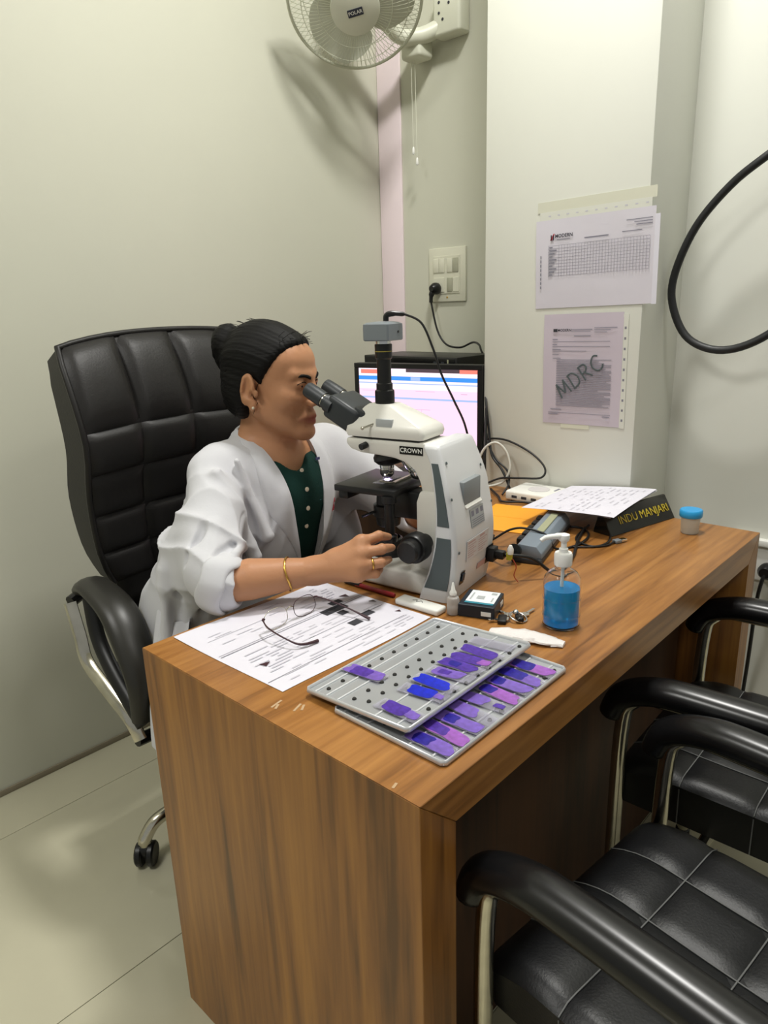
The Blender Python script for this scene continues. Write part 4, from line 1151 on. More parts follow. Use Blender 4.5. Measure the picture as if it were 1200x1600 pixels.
# ---------------------------------------------------------------- wall fan
FC = Vector((1.262, 1.275, 2.182)); FN = Vector((-0.60, -0.58, -0.80)).normalized()
fan = thing('wall_fan', 'pale wall-mounted fan with round wire cage near the ceiling corner', 'fan', (XL, 1.20, 2.20))
FO = Vector(fan.location)
FM = Matrix.Translation(-FO) @ align(FC, FC+FN)
def cage(z_hub, z_rim, r_in, nm):
    b = MB()
    for k in range(84):
        a = 2*math.pi*k/84
        pts = []
        for i in range(8):
            t = i/7; r = r_in+(0.200-r_in)*t
            z = z_rim+(z_hub-z_rim)*(1-t**2.6)
            pts.append(FM @ Vector((r*math.cos(a), r*math.sin(a), z)))
        b.tube(pts, 0.0008, 4, caps=False)
    for r in (0.110, 0.160):
        t = (r-r_in)/(0.200-r_in); z = z_rim+(z_hub-z_rim)*(1-t**2.6)
        b.tube([FM @ Vector((r*math.cos(a), r*math.sin(a), z)) for a in np.linspace(0, 2*math.pi, 49)[:-1]], 0.0012, 4, closed=True)
    o = b.build(nm, 'fan_wire', fan, 80, weld=False); o['kind'] = 'stuff'
    return o
cage(0.062, 0.0, 0.066, 'front_cage')
cage(-0.075, 0.0, 0.055, 'rear_cage')
MB().tube([FM @ Vector((0.201*math.cos(a), 0.201*math.sin(a), 0)) for a in np.linspace(0, 2*math.pi, 65)[:-1]], 0.0048, 8, closed=True).build('cage_rim', 'fan_wire', fan, 80)
hub = MB().lathe([(0.074, 0.058), (0.072, 0.068), (0.055, 0.074), (0, 0.077)], 36, FM).build('hub_disc', 'fan_white', fan, 50)
up = FM.to_3x3().inverted() @ Vector((0, 0, 1))
ang = math.atan2(up.y, up.x)-math.pi/2
BM = FM @ Matrix.Translation((0, 0, 0.0775)) @ Matrix.Rotation(ang, 4, 'Z') @ T(0.0, -0.004, 0, 0, 0, 14)
bd = MB().box((0, 0, 0), (0.046, 0.021, 0.0016), BM, bev=0.0005, seg=1).build('badge', 'badge_navy', hub)
lettering('POLAR', 0.0135, 'white_plastic', bd, BM @ Matrix.Translation((0, 0, 0.001)), offset=0.0002)
for k in range(3):
    b = MB()
    def bl(u, v, k=k):
        r = 0.040+0.142*u
        w = math.radians(18+40*math.sin(math.pi*min(1, u*0.85+0.15)))
        a = 2*math.pi*k/3+(v-0.5)*2*w
        return FM @ Vector((r*math.cos(a), r*math.sin(a), -0.005+0.05*(v-0.5)*(0.4+0.6*u)))
    b.grid(bl, 10, 8)
    b.build('blade', 'fan_blade', fan, 80)
MB().lathe([(0.030, -0.02), (0.030, 0.03), (0.020, 0.04)], 20, FM).build('spindle', 'fan_white', fan)
mt = MB().lathe([(0.060, -0.075), (0.066, -0.085), (0.066, -0.150), (0.058, -0.175), (0.035, -0.188), (0, -0.190)], 28, FM).build('motor', 'fan_white', fan, 40)
for k in range(9):
    a = 2*math.pi*(k/18)+0.4
    M = FM @ Matrix.Rotation(a, 4, 'Z') @ T(0.0662, 0, -0.118)
    MB().box((0, 0, 0), (0.0012, 0.006, 0.045), M).build('vent_slot', 'grey_cream', mt)
mo_end = FM @ Vector((0, 0, -0.135))
MB().tube(catmull([tuple(mo_end), (1.50-FO.x, 1.33-FO.y, 2.16-FO.z), (1.555-FO.x, 1.28-FO.y, 2.145-FO.z), (1.60-FO.x, 1.235-FO.y, 2.165-FO.z), (1.625-FO.x, 1.21-FO.y, 2.19-FO.z)], 6), 0.026, 14).build('neck', 'fan_white', fan, 60)
MB().box((-0.055, 0.108, -0.075), (0.075, 0.085, 0.075), bev=0.012, seg=3).build('gear_box', 'fan_white', fan)
MB().box((-0.0885, 0.110, -0.070), (0.002, 0.022, 0.008)).build('speed_slot', 'grey_cream', fan)
base = MB().box((-0.030, -0.018, 0.010), (0.058, 0.110, 0.150), bev=0.010, seg=3).build('wall_bracket', 'fan_white', fan)
for y, z in ((-0.03, 0.05), (-0.03, 0.02), (0.01, 0.0), (0.01, 0.03), (-0.005, -0.02)):
    MB().lathe([(0.0045, 0), (0.0045, 0.001)], 10, WX(y, z, 0.0592)).build('screw_hole', 'ink', base)
# pull cords
for (y, zb, x) in ((0.118, -0.40, -0.07), (0.106, -0.435, -0.065)):
    c = MB().tube([(x, y+0.004, -0.11), (x, y, zb+0.02)], 0.0010, 6).build('pull_cord', 'fan_white', fan)
    MB().lathe([(0.002, 0.024), (0.004, 0.020), (0.0055, 0.004), (0.0035, 0)], 12, T(x, y, zb)).build('cord_knob', 'white_plastic', c)

# ---------------------------------------------------------------- notices on the column
FXM = lambda y, z, d=0.0: Matrix.Translation((XC-d, y, z)) @ Matrix(((0, 0, -1, 0), (-1, 0, 0, 0), (0, 1, 0, 0), (0, 0, 0, 1)))
def notice(name, label, y, z, w, h, tilt, m):
    t = thing(name, label, 'notice'); t.matrix_world = FXM(y, z, 0.0006) @ Matrix.Rotation(R(tilt), 4, 'Z')
    def f(u, v):
        return ((u-0.5)*w, (v-0.5)*h, 0.0012+0.0016*(1+math.sin(5*u+2*v))*math.sin(math.pi*v)*0.6)
    MB().grid(f, 16, 16).build('sheet', m, t, 80)
    return t
n1 = notice('roster_notice', 'landscape table notice in a plastic sleeve taped to the white column, upper of two', 0.468, 1.390, 0.322, 0.222, 1.2, 'wall_sheet')
I4 = Matrix.Identity(4)
MB().box((0.166, -0.010, 0.0016), (0.012, 0.205, 0.0010)).build('sheet_edge', 'paper', n1)
MB().box((0.0, 0.121, 0.0006), (0.300, 0.020, 0.0008)).build('sleeve_strip', 'sleeve_edge', n1)
MB().box((0.002, 0.143, 0.0004), (0.318, 0.026, 0.0006)).build('tape', 'masking_tape', n1)
Z1 = 0.0048
def part_stuff(o): o['kind'] = 'stuff'; return o
part_stuff(rects('punch_holes', [(-0.125+0.026*i, 0.119, -0.118+0.026*i, 0.122) for i in range(11)], 'ink_pale', n1, I4, 0.0012))
g = []
tx0, tx1, tz0, tz1 = -0.122, 0.150, -0.030, 0.046
for i in range(31):
    x = tx0+0.030+(tx1-tx0-0.030)*i/30; g.append((x, tz0, x+0.0008, tz1))
for j in range(11):
    z = tz0+(tz1-tz0)*j/10; g.append((tx0, z, tx1, z+0.0009))
g += [(tx0, tz0, tx0+0.001, tz1)]
part_stuff(rects('table_grid', g, 'ink_notice', n1, I4, Z1))
part_stuff(rects('table_entries', [(tx0+0.002, tz0+0.0022+0.0076*j, tx0+0.012+0.012*((j*7) % 3)/2, tz0+0.0055+0.0076*j) for j in range(10)]+[(-0.020, 0.056, 0.045, 0.059), (0.08, 0.060, 0.13, 0.062), (0.09, 0.085, 0.155, 0.087), (0.11, 0.079, 0.155, 0.081), (0.115, 0.073, 0.155, 0.075)]+[(-0.146, -0.06+0.011*k, -0.143, -0.053+0.011*k) for k in range(8)], 'ink_soft', n1, I4, Z1))
rects('logo_mark', [(-0.116, 0.060, -0.113, 0.073), (-0.110, 0.060, -0.107, 0.072)], 'ink', n1, I4, Z1)
MB().add([(-0.118, 0.060, Z1), (-0.108, 0.076, Z1), (-0.104, 0.076, Z1), (-0.112, 0.060, Z1)], [(0, 1, 2, 3)]).build('logo_stroke', 'embroidery_red', n1, 0)
lettering('MODERN', 0.0120, 'ink', n1, Matrix.Translation((-0.078, 0.069, Z1)), offset=0.0003)
rects('tagline', [(-0.098, 0.0595, -0.060, 0.0612)], 'ink_soft', n1, I4, Z1)
n2 = notice('rules_notice', 'lilac portrait notice with large handwritten capitals on the white column, lower of two', 0.483, 1.116, 0.226, 0.292, 1.0, 'wall_sheet_lilac')
MB().box((0.119, -0.004, 0.0010), (0.014, 0.288, 0.0008)).build('sleeve_strip', 'sleeve_edge', n2)
part_stuff(rects('punch_holes', [(0.116, -0.13+0.026*i, 0.121, -0.124+0.026*i) for i in range(10)], 'ink_soft', n2, I4, 0.0016))
MB().box((-0.015, -0.150, 0.0005), (0.085, 0.016, 0.0006)).build('tape', 'masking_tape', n2)
Z2 = 0.0048
L2 = [(-0.085, 0.074, 0.080, 0.0755), (-0.085, 0.079, -0.07, 0.082), (-0.085, 0.061, 0.080, 0.0625), (-0.085, 0.066, -0.072, 0.068), (-0.085, 0.049, 0.015, 0.051), (-0.085, 0.053, -0.06, 0.0555), (-0.085, 0.040, -0.066, 0.042), (-0.083, 0.030, -0.06, 0.032),
      (-0.022, 0.088, 0.026, 0.0905), (-0.03, 0.104, 0.03, 0.1065), (-0.03, 0.100, 0.025, 0.1015), (0.035, 0.108, 0.098, 0.110), (0.035, 0.103, 0.08, 0.105), (0.035, 0.098, 0.07, 0.0995)]
r_ = random.Random(9)
for k in range(27):
    z = 0.026-0.0047*k
    L2.append((-0.072, z, 0.086-(0.04 if r_.random() < 0.25 else 0)*r_.random(), z+0.0022))
L2 += [(-0.088, -0.108, -0.055, -0.105), (-0.095, -0.116, 0.088, -0.1145), (-0.095, -0.121, -0.065, -0.118), (0.065, -0.122, 0.085, -0.119)]
part_stuff(rects('printed_text', L2, 'ink_notice', n2, I4, Z2))
rects('logo_mark', [(-0.083, 0.100, -0.071, 0.108)], 'ink', n2, I4, Z2)
lettering('MODERN', 0.0095, 'ink', n2, Matrix.Translation((-0.050, 0.104, Z2)), offset=0.0002)
# handwritten letters drawn with a marker
hw = MB()
HM = Matrix.Translation((-0.004, -0.016, Z2+0.0006)) @ Matrix.Rotation(R(36), 4, 'Z')
def stroke(pts): hw.tube([HM @ Vector((p[0], p[1], 0)) for p in catmull([(q[0], q[1], 0) for q in pts], 6)], 0.0024, 6, flat=(0.35, 1.0))
LH = 0.040
def letter(x, w, strokes):
    for s_ in strokes: stroke([(x+a*w, (c-0.5)*LH) for a, c in s_])
letter(-0.074, 0.034, [[(0, 0), (0.08, 0.5), (0.15, 1)], [(0.15, 1), (0.35, 0.5), (0.5, 0.15)], [(0.5, 0.15), (0.68, 0.55), (0.85, 1)], [(0.85, 1), (0.92, 0.5), (1, 0)]])
letter(-0.030, 0.028, [[(0.1, 0), (0.1, 0.5), (0.1, 1)], [(0.0, 1), (0.55, 0.98), (0.95, 0.6), (0.8, 0.15), (0.0, 0.0)]])
letter(0.008, 0.026, [[(0.1, 0), (0.1, 0.5), (0.1, 1)], [(0.0, 1), (0.7, 0.98), (0.85, 0.72), (0.55, 0.5), (0.1, 0.48)], [(0.4, 0.48), (0.7, 0.25), (1.0, 0.0)]])
letter(0.044, 0.030, [[(0.95, 0.85), (0.6, 1.0), (0.15, 0.75), (0.05, 0.35), (0.35, 0.02), (0.8, 0.05), (1.0, 0.22)]])
hw.build('handwriting', 'grey_insert', n2, 70)

# ---------------------------------------------------------------- black hose loop by the right wall
hs = thing('cable_loop', 'thick black cable hanging in a big loop on the right wall', 'cable', (1.39, 0.1, 1.38))
loop = [(1.455, -0.55, 2.2), (1.445, -0.30, 1.95), (1.42, -0.02, 1.69), (1.39, 0.116, 1.598), (1.39, 0.193, 1.542), (1.39, 0.264, 1.457), (1.39, 0.306, 1.349), (1.39, 0.303, 1.271), (1.39, 0.257, 1.192), (1.39, 0.17, 1.165), (1.395, 0.072, 1.204), (1.41, -0.03, 1.31), (1.43, -0.10, 1.46), (1.44, -0.20, 1.70), (1.455, -0.42, 2.05), (1.455, -0.62, 2.3)]
MB().tube([tuple(Vector(p)-Vector((1.39, 0.1, 1.38))) for p in catmull(loop, 7)], 0.0098, 12).build('cable', 'hose_black', hs, 80)
MB().box((0.086, -0.52, 0.70), (0.044, 0.05, 0.03), bev=0.004).build('wall_clip', 'white_plastic', hs)
MB().box((0.086, -0.36, 0.60), (0.044, 0.05, 0.03), bev=0.004).build('wall_clip', 'white_plastic', hs)
# low wall socket at the right
ws = thing('wall_socket', 'white wall socket beyond the far end of the desk', 'socket', (XR, 0.030, 0.60))
MB().box((-0.006, 0, 0), (0.012, 0.16, 0.10), bev=0.003).build('plate', 'white_plastic', ws)
MB().box((-0.012, 0, 0.058), (0.024, 0.20, 0.018), bev=0.003).build('ledge', 'white_plastic', ws)
wp = thing('socket_plug', 'black plug with cord in the low wall socket beyond the desk', 'plug', (XR-0.0125, 0.030, 0.585))
MB().lathe([(0.020, 0), (0.022, 0.004), (0.022, 0.02), (0.014, 0.034)], 18, WX(0, 0)).build('plug_body', 'black_plastic', wp)
MB().tube(catmull([(-0.03, 0.0, -0.005), (-0.035, 0.005, -0.03), (-0.03, 0.012, -0.10), (-0.01, 0.02, -0.30), (-0.01, 0.03, -0.578)], 6), 0.005, 8).build('cord', 'cable_black', wp, 70)

# ---------------------------------------------------------------- cable tangle beside the column
def cable(name, label, pts, r, m, n=8):
    o0 = Vector(pts[0])
    c = thing(name, label, 'cable', pts[0], group='cables beside the monitor')
    MB().tube([tuple(Vector(p)-o0) for p in catmull(pts, n)], r, 8).build('cord', m, c, 70)
cable('monitor_cable', 'black cable dropping straight from the recorder beside the monitor', [(1.36, 0.900, 1.105), (1.33, 0.840, 1.09), (1.290, 0.806, 1.04), (1.248, 0.780, 0.96), (1.225, 0.765, 0.88), (1.20, 0.76, 0.80), (1.16, 0.74, 0.7645)], 0.0042, 'cable_black')
cable('recorder_cable', 'black cable bowing out from the recorder towards the column', [(1.36, 0.905, 1.100), (1.30, 0.825, 1.07), (1.250, 0.780, 1.00), (1.245, 0.765, 0.92), (1.230, 0.745, 0.86), (1.22, 0.70, 0.82), (1.21, 0.665, 0.768)], 0.0036, 'cable_black')
cable('loop_cable', 'black cable looping out across the column foot onto the router', [(1.285, 0.808, 0.88), (1.245, 0.765, 0.905), (1.245, 0.70, 0.906), (1.245, 0.62, 0.878), (1.240, 0.572, 0.842), (1.225, 0.575, 0.815), (1.21, 0.64, 0.808), (1.20, 0.70, 0.80), (1.17, 0.76, 0.766)], 0.0030, 'cable_black')
cable('sagging_cable', 'black cable sagging from the monitor side down to the counter', [(1.30, 0.815, 0.96), (1.248, 0.774, 0.90), (1.235, 0.735, 0.85), (1.23, 0.69, 0.82), (1.20, 0.665, 0.79), (1.16, 0.66, 0.766)], 0.0030, 'cable_black')
cable('white_cable', 'pale grey cable curled in an upright loop beside the monitor', [(1.19, 0.79, 0.766), (1.18, 0.765, 0.83), (1.19, 0.745, 0.885), (1.205, 0.715, 0.905), (1.215, 0.685, 0.880), (1.215, 0.672, 0.83), (1.205, 0.69, 0.79), (1.18, 0.73, 0.775), (1.14, 0.77, 0.766)], 0.0036, 'cable_white')
cable('counter_cable', 'thick black cable lying along the counter behind the microscope', [(1.19, 0.72, 0.768), (1.14, 0.66, 0.766), (1.10, 0.62, 0.766), (1.12, 0.57, 0.768), (1.13, 0.52, 0.766), (1.10, 0.47, 0.766)], 0.0032, 'cable_black')
cable('hanging_cable', 'thin black cable hanging vertically between the monitor and the column', [(1.31, 0.815, 1.03), (1.252, 0.786, 0.95), (1.235, 0.772, 0.86), (1.215, 0.760, 0.79), (1.17, 0.75, 0.767)], 0.0026, 'cable_black')
# ---------------------------------------------------------------- implicit-surface modeller (smooth-blended shapes -> one continuous mesh)
def _v(p): return np.array(p, np.float32)
def cone(a, b, ra, rb):
    """tapered capsule"""
    a, b = _v(a), _v(b); ab = b-a; L2 = float(ab@ab)+1e-12
    def f(P):
        h = np.clip(((P-a)@ab)/L2, 0, 1)
        return np.linalg.norm(P-a-h[:, None]*ab, axis=1)-(ra+(rb-ra)*h)
    return f
def ell(c, r, Rm=None):
    c, r = _v(c), _v(r)
    def f(P):
        q = P-c
        if Rm is not None: q = q@Rm
        k0 = np.linalg.norm(q/r, axis=1); k1 = np.linalg.norm(q/(r*r), axis=1)
        return k0*(k0-1)/np.maximum(k1, 1e-6)
    return f
def chain(pts, rs):
    fs = [cone(pts[i], pts[i+1], rs[i], rs[i+1]) for i in range(len(pts)-1)]
    def f(P):
        d = fs[0](P)
        for g in fs[1:]: d = np.minimum(d, g(P))
        return d
    return f
def smin(a, b, k):
    h = np.clip(0.5+0.5*(b-a)/k, 0, 1)
    return b+(a-b)*h-k*h*(1-h)
def smax(a, b, k): return -smin(-a, -b, k)
def evaluate(prims, P, keep=None):
    d = None
    for i, (op, f, k) in enumerate(prims):
        if keep is not None and not keep[i]: continue
        e = f(P)
        if d is None: d = e if op == 'u' else np.full(len(P), 9.0, np.float32); 
        elif op == 'u': d = smin(d, e, k)
        elif op == 's': d = smax(d, -e, k)
        elif op == 'i': d = smax(d, e, k)
        elif op == 'd': d = d+e
    return d
def voxel_mesh(prims, lo, hi, h):
    """sample the field near its surface and extract a quad mesh (surface nets)"""
    lo = np.array(lo, np.float32); B = 12
    nb = np.ceil((np.array(hi)-lo)/(h*B)).astype(int)
    n = nb*B+1
    D = np.ones(n, np.float32)
    cen = np.stack(np.meshgrid(*[np.arange(k) for k in nb], indexing='ij'), -1).reshape(-1, 3)
    cp = (lo+(cen+0.5)*h*B).astype(np.float32)
    vals = [f(cp) for op, f, k in prims]
    dc = evaluate(prims, cp)
    rad = h*B*0.87
    off = np.stack(np.meshgrid(*[np.arange(B+1)]*3, indexing='ij'), -1).reshape(-1, 3)
    for bi in range(len(cen)):
        x, y, z = cen[bi]*B
        if abs(dc[bi]) > rad*1.25+0.02:
            D[x:x+B+1, y:y+B+1, z:z+B+1] = np.sign(dc[bi]); continue
        keep = [i == 0 or op in 'di' or vals[i][bi] < rad*1.3+k+0.015 for i, (op, f, k) in enumerate(prims)]
        P = (lo+(cen[bi]*B+off)*h).astype(np.float32)
        D[x:x+B+1, y:y+B+1, z:z+B+1] = evaluate(prims, P, keep).reshape(B+1, B+1, B+1)
    ins = D < 0
    c8 = [(i, j, k) for i in (0, 1) for j in (0, 1) for k in (0, 1)]
    m = n-1
    cnt = np.zeros(m, np.uint8)
    for i, j, k in c8: cnt += ins[i:i+m[0], j:j+m[1], k:k+m[2]]
    cells = np.argwhere((cnt > 0) & (cnt < 8))
    idx = np.full(m, -1, np.int32); idx[cells[:, 0], cells[:, 1], cells[:, 2]] = np.arange(len(cells))
    cv = np.stack([D[cells[:, 0]+i, cells[:, 1]+j, cells[:, 2]+k] for i, j, k in c8], 1)
    acc = np.zeros((len(cells), 3)); num = np.zeros(len(cells))
    for a in range(8):
        for b_ in range(a+1, 8):
            pa, pb = np.array(c8[a]), np.array(c8[b_])
            if np.abs(pa-pb).sum() != 1: continue
            va, vb = cv[:, a], cv[:, b_]
            s_ = (va < 0) != (vb < 0)
            t = np.where(s_, va/np.where(s_, va-vb, 1), 0)
            acc += np.where(s_[:, None], pa+(pb-pa)*t[:, None], 0); num += s_
    verts = lo+(cells+acc/num[:, None])*h
    faces = []
    for ax in range(3):
        u, v = (ax+1) % 3, (ax+2) % 3
        sl0 = [slice(None)]*3; sl1 = [slice(None)]*3
        sl0[ax] = slice(0, -1); sl1[ax] = slice(1, None)
        a_, b_ = ins[tuple(sl0)], ins[tuple(sl1)]
        e = np.argwhere(a_ != b_)
        e = e[(e[:, u] > 0) & (e[:, v] > 0) & (e[:, u] < m[u]) & (e[:, v] < m[v])]
        flip = a_[e[:, 0], e[:, 1], e[:, 2]]
        def at(du, dv):
            q = e.copy(); q[:, u] -= du; q[:, v] -= dv
            return idx[q[:, 0], q[:, 1], q[:, 2]]
        quad = np.stack([at(1, 1), at(0, 1), at(0, 0), at(1, 0)], 1)
        quad[~flip] = quad[~flip][:, ::-1]
        faces.append(quad)
    F = np.concatenate(faces); F = F[(F >= 0).all(1)]
    return verts, F
def mesh_np(name, V, F, smooth_it=0):
    me = bpy.data.meshes.new(name)
    me.vertices.add(len(V)); me.vertices.foreach_set('co', np.asarray(V, np.float32).ravel())
    me.loops.add(len(F)*4); me.loops.foreach_set('vertex_index', np.asarray(F, np.int32).ravel())
    me.polygons.add(len(F)); me.polygons.foreach_set('loop_start', np.arange(0, len(F)*4, 4, dtype=np.int32))
    me.polygons.foreach_set('use_smooth', np.ones(len(F), bool))
    me.update(calc_edges=True); me.validate()
    return me
def tint(me, fn):
    V = np.empty(len(me.vertices)*3, np.float32); me.vertices.foreach_get('co', V); V = V.reshape(-1, 3)
    a = me.color_attributes.new('tint', 'FLOAT_COLOR', 'POINT')
    a.data.foreach_set('color', fn(V).astype(np.float32).ravel())
def rotm(axis, deg):
    return np.array(Matrix.Rotation(R(deg), 3, axis), np.float32)

# ---------------------------------------------------------------- the seated woman  (everything in room coordinates)
PO = Vector((0.455, 0.90, 0.0))
per = thing('person', 'seated woman in white lab coat and green top looking into the microscope', 'person', PO)
def pchild(name, V, F, m):
    me = mesh_np(name, np.asarray(V)-np.array(PO), F)
    return obj(name, me, m, per)
HC = np.array([0.462, 0.787, 1.147], np.float32)     # head centre
HR = (rotm('Z', 21) @ rotm('Y', 0) @ rotm('X', 3)).astype(np.float32)     # head frame: -y face, -x right side
def H(x, y, z): return HC+HR@_v((x, y, z))
def hel(c, r, extra=None): return ell(H(*c), r, HR if extra is None else HR@extra)
def hcone(a, b, ra, rb): return cone(H(*a), H(*b), ra, rb)
NB = (0.470, 0.835, 1.005)                            # base of the neck
SR_, SL_ = (0.318, 0.826, 0.962), (0.640, 0.832, 0.962)
ER, EL = (0.172, 0.634, 0.806), (0.745, 0.650, 0.815)
WR, WL = (0.316, 0.520, 0.822), (0.690, 0.500, 0.845)
head = [
    ('u', hel((0, 0.012, 0.036), (0.074, 0.094, 0.082)), 0.01),
    ('u', hel((0, -0.030, -0.026), (0.059, 0.060, 0.082)), 0.03),
    ('u', hel((0, -0.044, 0.046), (0.060, 0.046, 0.044)), 0.02),
    ('u', hcone((-0.050, 0.004, -0.052), (-0.016, -0.066, -0.098), 0.019, 0.016), 0.025),
    ('u', hcone((0.050, 0.004, -0.052), (0.016, -0.066, -0.098), 0.022, 0.018), 0.025),
    ('u', hel((-0.040, -0.055, -0.024), (0.022, 0.026, 0.024)), 0.022),
    ('u', hel((0.040, -0.055, -0.024), (0.022, 0.026, 0.024)), 0.022),
    ('u', hel((0, -0.079, -0.101), (0.019, 0.017, 0.016)), 0.018),
    ('u', hcone((-0.042, -0.072, 0.022), (-0.010, -0.087, 0.019), 0.011, 0.010), 0.012),
    ('u', hcone((0.042, -0.072, 0.022), (0.010, -0.087, 0.019), 0.011, 0.010), 0.012),
    ('s', hel((-0.032, -0.099, 0.002), (0.017, 0.016, 0.011)), 0.012),
    ('s', hel((0.032, -0.099, 0.002), (0.017, 0.016, 0.011)), 0.012),
    ('u', hel((-0.0315, -0.0770, 0.0035), (0.0150, 0.0140, 0.0120)), 0.004),
    ('u', hel((0.0315, -0.0770, 0.0035), (0.0150, 0.0140, 0.0120)), 0.004),
    ('s', hcone((-0.043, -0.0885, 0.0005), (-0.021, -0.0905, 0.0005), 0.0022, 0.0022), 0.003),
    ('s', hcone((0.043, -0.0885, 0.0005), (0.021, -0.0905, 0.0005), 0.0022, 0.0022), 0.003),
    ('u', hcone((0, -0.086, 0.014), (0, -0.108, -0.030), 0.0075, 0.0105), 0.010),
    ('u', hel((0, -0.110, -0.034), (0.0115, 0.0105, 0.0090)), 0.008),
    ('u', hel((-0.0125, -0.0985, -0.0375), (0.0080, 0.0100, 0.0075)), 0.006),
    ('u', hel((0.0125, -0.0985, -0.0375), (0.0080, 0.0100, 0.0075)), 0.006),
    ('s', hel((-0.0065, -0.106, -0.0445), (0.0035, 0.0045, 0.003)), 0.003),
    ('s', hel((0.0065, -0.106, -0.0445), (0.0035, 0.0045, 0.003)), 0.003),
    ('s', hcone((-0.024, -0.094, -0.040), (-0.031, -0.080, -0.066), 0.0030, 0.0022), 0.010),
    ('s', hcone((0.024, -0.094, -0.040), (0.031, -0.080, -0.066), 0.0030, 0.0022), 0.010),
    ('u', hel((0, -0.083, -0.066), (0.026, 0.014, 0.016)), 0.012),
    ('u', hcone((-0.029, -0.079, -0.0685), (0, -0.0965, -0.0650), 0.0042, 0.0055), 0.005),
    ('u', hcone((0.029, -0.079, -0.0685), (0, -0.0965, -0.0650), 0.0042, 0.0055), 0.005),
    ('u', hcone((-0.021, -0.0835, -0.0745), (0, -0.0940, -0.0770), 0.0045, 0.0062), 0.005),
    ('u', hcone((0.021, -0.0835, -0.0745), (0, -0.0940, -0.0770), 0.0045, 0.0062), 0.005),
    ('s', hcone((-0.028, -0.088, -0.0712), (0, -0.1035, -0.0712), 0.0014, 0.0018), 0.003),
    ('s', hcone((0.028, -0.088, -0.0712), (0, -0.1035, -0.0712), 0.0014, 0.0018), 0.003),
]
for sx in (-1, 1):
    er = rotm('Z', 22*sx) @ rotm('X', 12)
    head += [
        ('u', hel((0.076*sx, 0.018, -0.008), (0.0100, 0.0230, 0.0350), er), 0.006),
        ('u', hel((0.074*sx, 0.006, -0.041), (0.0080, 0.0105, 0.0140), er), 0.005),
        ('s', hel((0.0870*sx, 0.015, -0.003), (0.0080, 0.0135, 0.0225), er), 0.004),
        ('s', hel((0.084*sx, 0.006, -0.019), (0.0090, 0.0070, 0.0085), er), 0.004),
        ('u', hel((0.0785*sx, -0.005, -0.016), (0.0048, 0.0050, 0.0085), er), 0.004),
        ('u', hcone((0.0830*sx, 0.020, 0.016), (0.0830*sx, 0.027, -0.014), 0.0030, 0.0028), 0.004),
    ]
body = head+[
    ('u', cone(H(0, 0.030, -0.05), NB, 0.046, 0.052), 0.020),
    ('u', cone(H(0, -0.016, -0.095), (0.474, 0.795, 1.000), 0.018, 0.028), 0.03),
    ('s', cone((0.470, 0.748, 1.005), (0.470, 0.742, 1.0), 0.012, 0.012), 0.02),
    ('u', ell((0.468, 0.835, 0.90), (0.155, 0.095, 0.13)), 0.06),
    ('u', cone((0.462, 0.86, 0.78), (0.455, 0.91, 0.52), 0.115, 0.135), 0.08),
    ('u', cone(SR_, SL_, 0.044, 0.044), 0.04),
    ('u', cone(SR_, ER, 0.042, 0.033), 0.04),
    ('u', cone(SL_, EL, 0.042, 0.038), 0.04),
    ('u', chain([ER, (0.222, 0.594, 0.816), WR], [0.0330, 0.0390, 0.0245]), 0.02),
    ('u', chain([EL, (0.728, 0.600, 0.825), WL], [0.0400, 0.0385, 0.0245]), 0.02),
]
# hands : wrist -> palm -> fingers (palm blended softly, fingers stay separate)
def hand(wrist, knuck, tips, mids, rad, thumb, palm_n):
    """knuck/mids/tips: four fingers index..little"""
    out = []
    w = _v(wrist)
    for kx in knuck: out.append(('u', cone(w, kx, 0.0200, 0.0125), 0.014))
    out.append(('u', cone(knuck[0], knuck[3], 0.0125, 0.0115), 0.010))
    for i in range(4):
        r = rad[i]
        dip = tuple(np.array(mids[i])*0.42+np.array(tips[i])*0.58)
        out.append(('u', chain([knuck[i], mids[i]], [r*1.12, r*1.02]), 0.006))
        out.append(('u', chain([mids[i], dip, tips[i]], [r*1.03, r*0.93, r*0.78]), 0.0025))
        out.append(('u', ell(mids[i], (r*1.08,)*3), 0.003))
    a, b_, c = thumb
    out.append(('u', cone(w*0.55+_v(knuck[0])*0.45, a, 0.0150, 0.0125), 0.012))
    out.append(('u', chain([a, b_, c], [0.0122, 0.0105, 0.0085]), 0.005))
    return out
KR = [(0.3650, 0.4410, 0.8820), (0.3520, 0.4300, 0.8660), (0.3440, 0.4250, 0.8460), (0.3400, 0.4290, 0.8270)]
MR = [(0.3960, 0.4260, 0.8890), (0.3840, 0.4080, 0.8700), (0.3760, 0.4040, 0.8470), (0.3680, 0.4110, 0.8260)]
TR_ = [(0.4310, 0.4340, 0.8760), (0.4230, 0.4190, 0.8600), (0.4120, 0.4170, 0.8400), (0.3980, 0.4270, 0.8220)]
body += hand(WR, KR, TR_, MR, [0.0088, 0.0092, 0.0088, 0.0078], ((0.3780, 0.4720, 0.8570), (0.4080, 0.4660, 0.8660), (0.4300, 0.4560, 0.8720)), None)
KL = [(0.655, 0.445, 0.886), (0.664, 0.434, 0.870), (0.670, 0.430, 0.852), (0.674, 0.434, 0.835)]
ML = [(0.632, 0.436, 0.892), (0.640, 0.422, 0.874), (0.646, 0.419, 0.853), (0.652, 0.424, 0.834)]
TL_ = [(0.607, 0.447, 0.882), (0.612, 0.432, 0.868), (0.620, 0.430, 0.850), (0.630, 0.437, 0.832)]
body += hand(WL, KL, TL_, ML, [0.0088, 0.0092, 0.0088, 0.0078], ((0.648, 0.478, 0.862), (0.626, 0.474, 0.870), (0.606, 0.464, 0.874)), None)
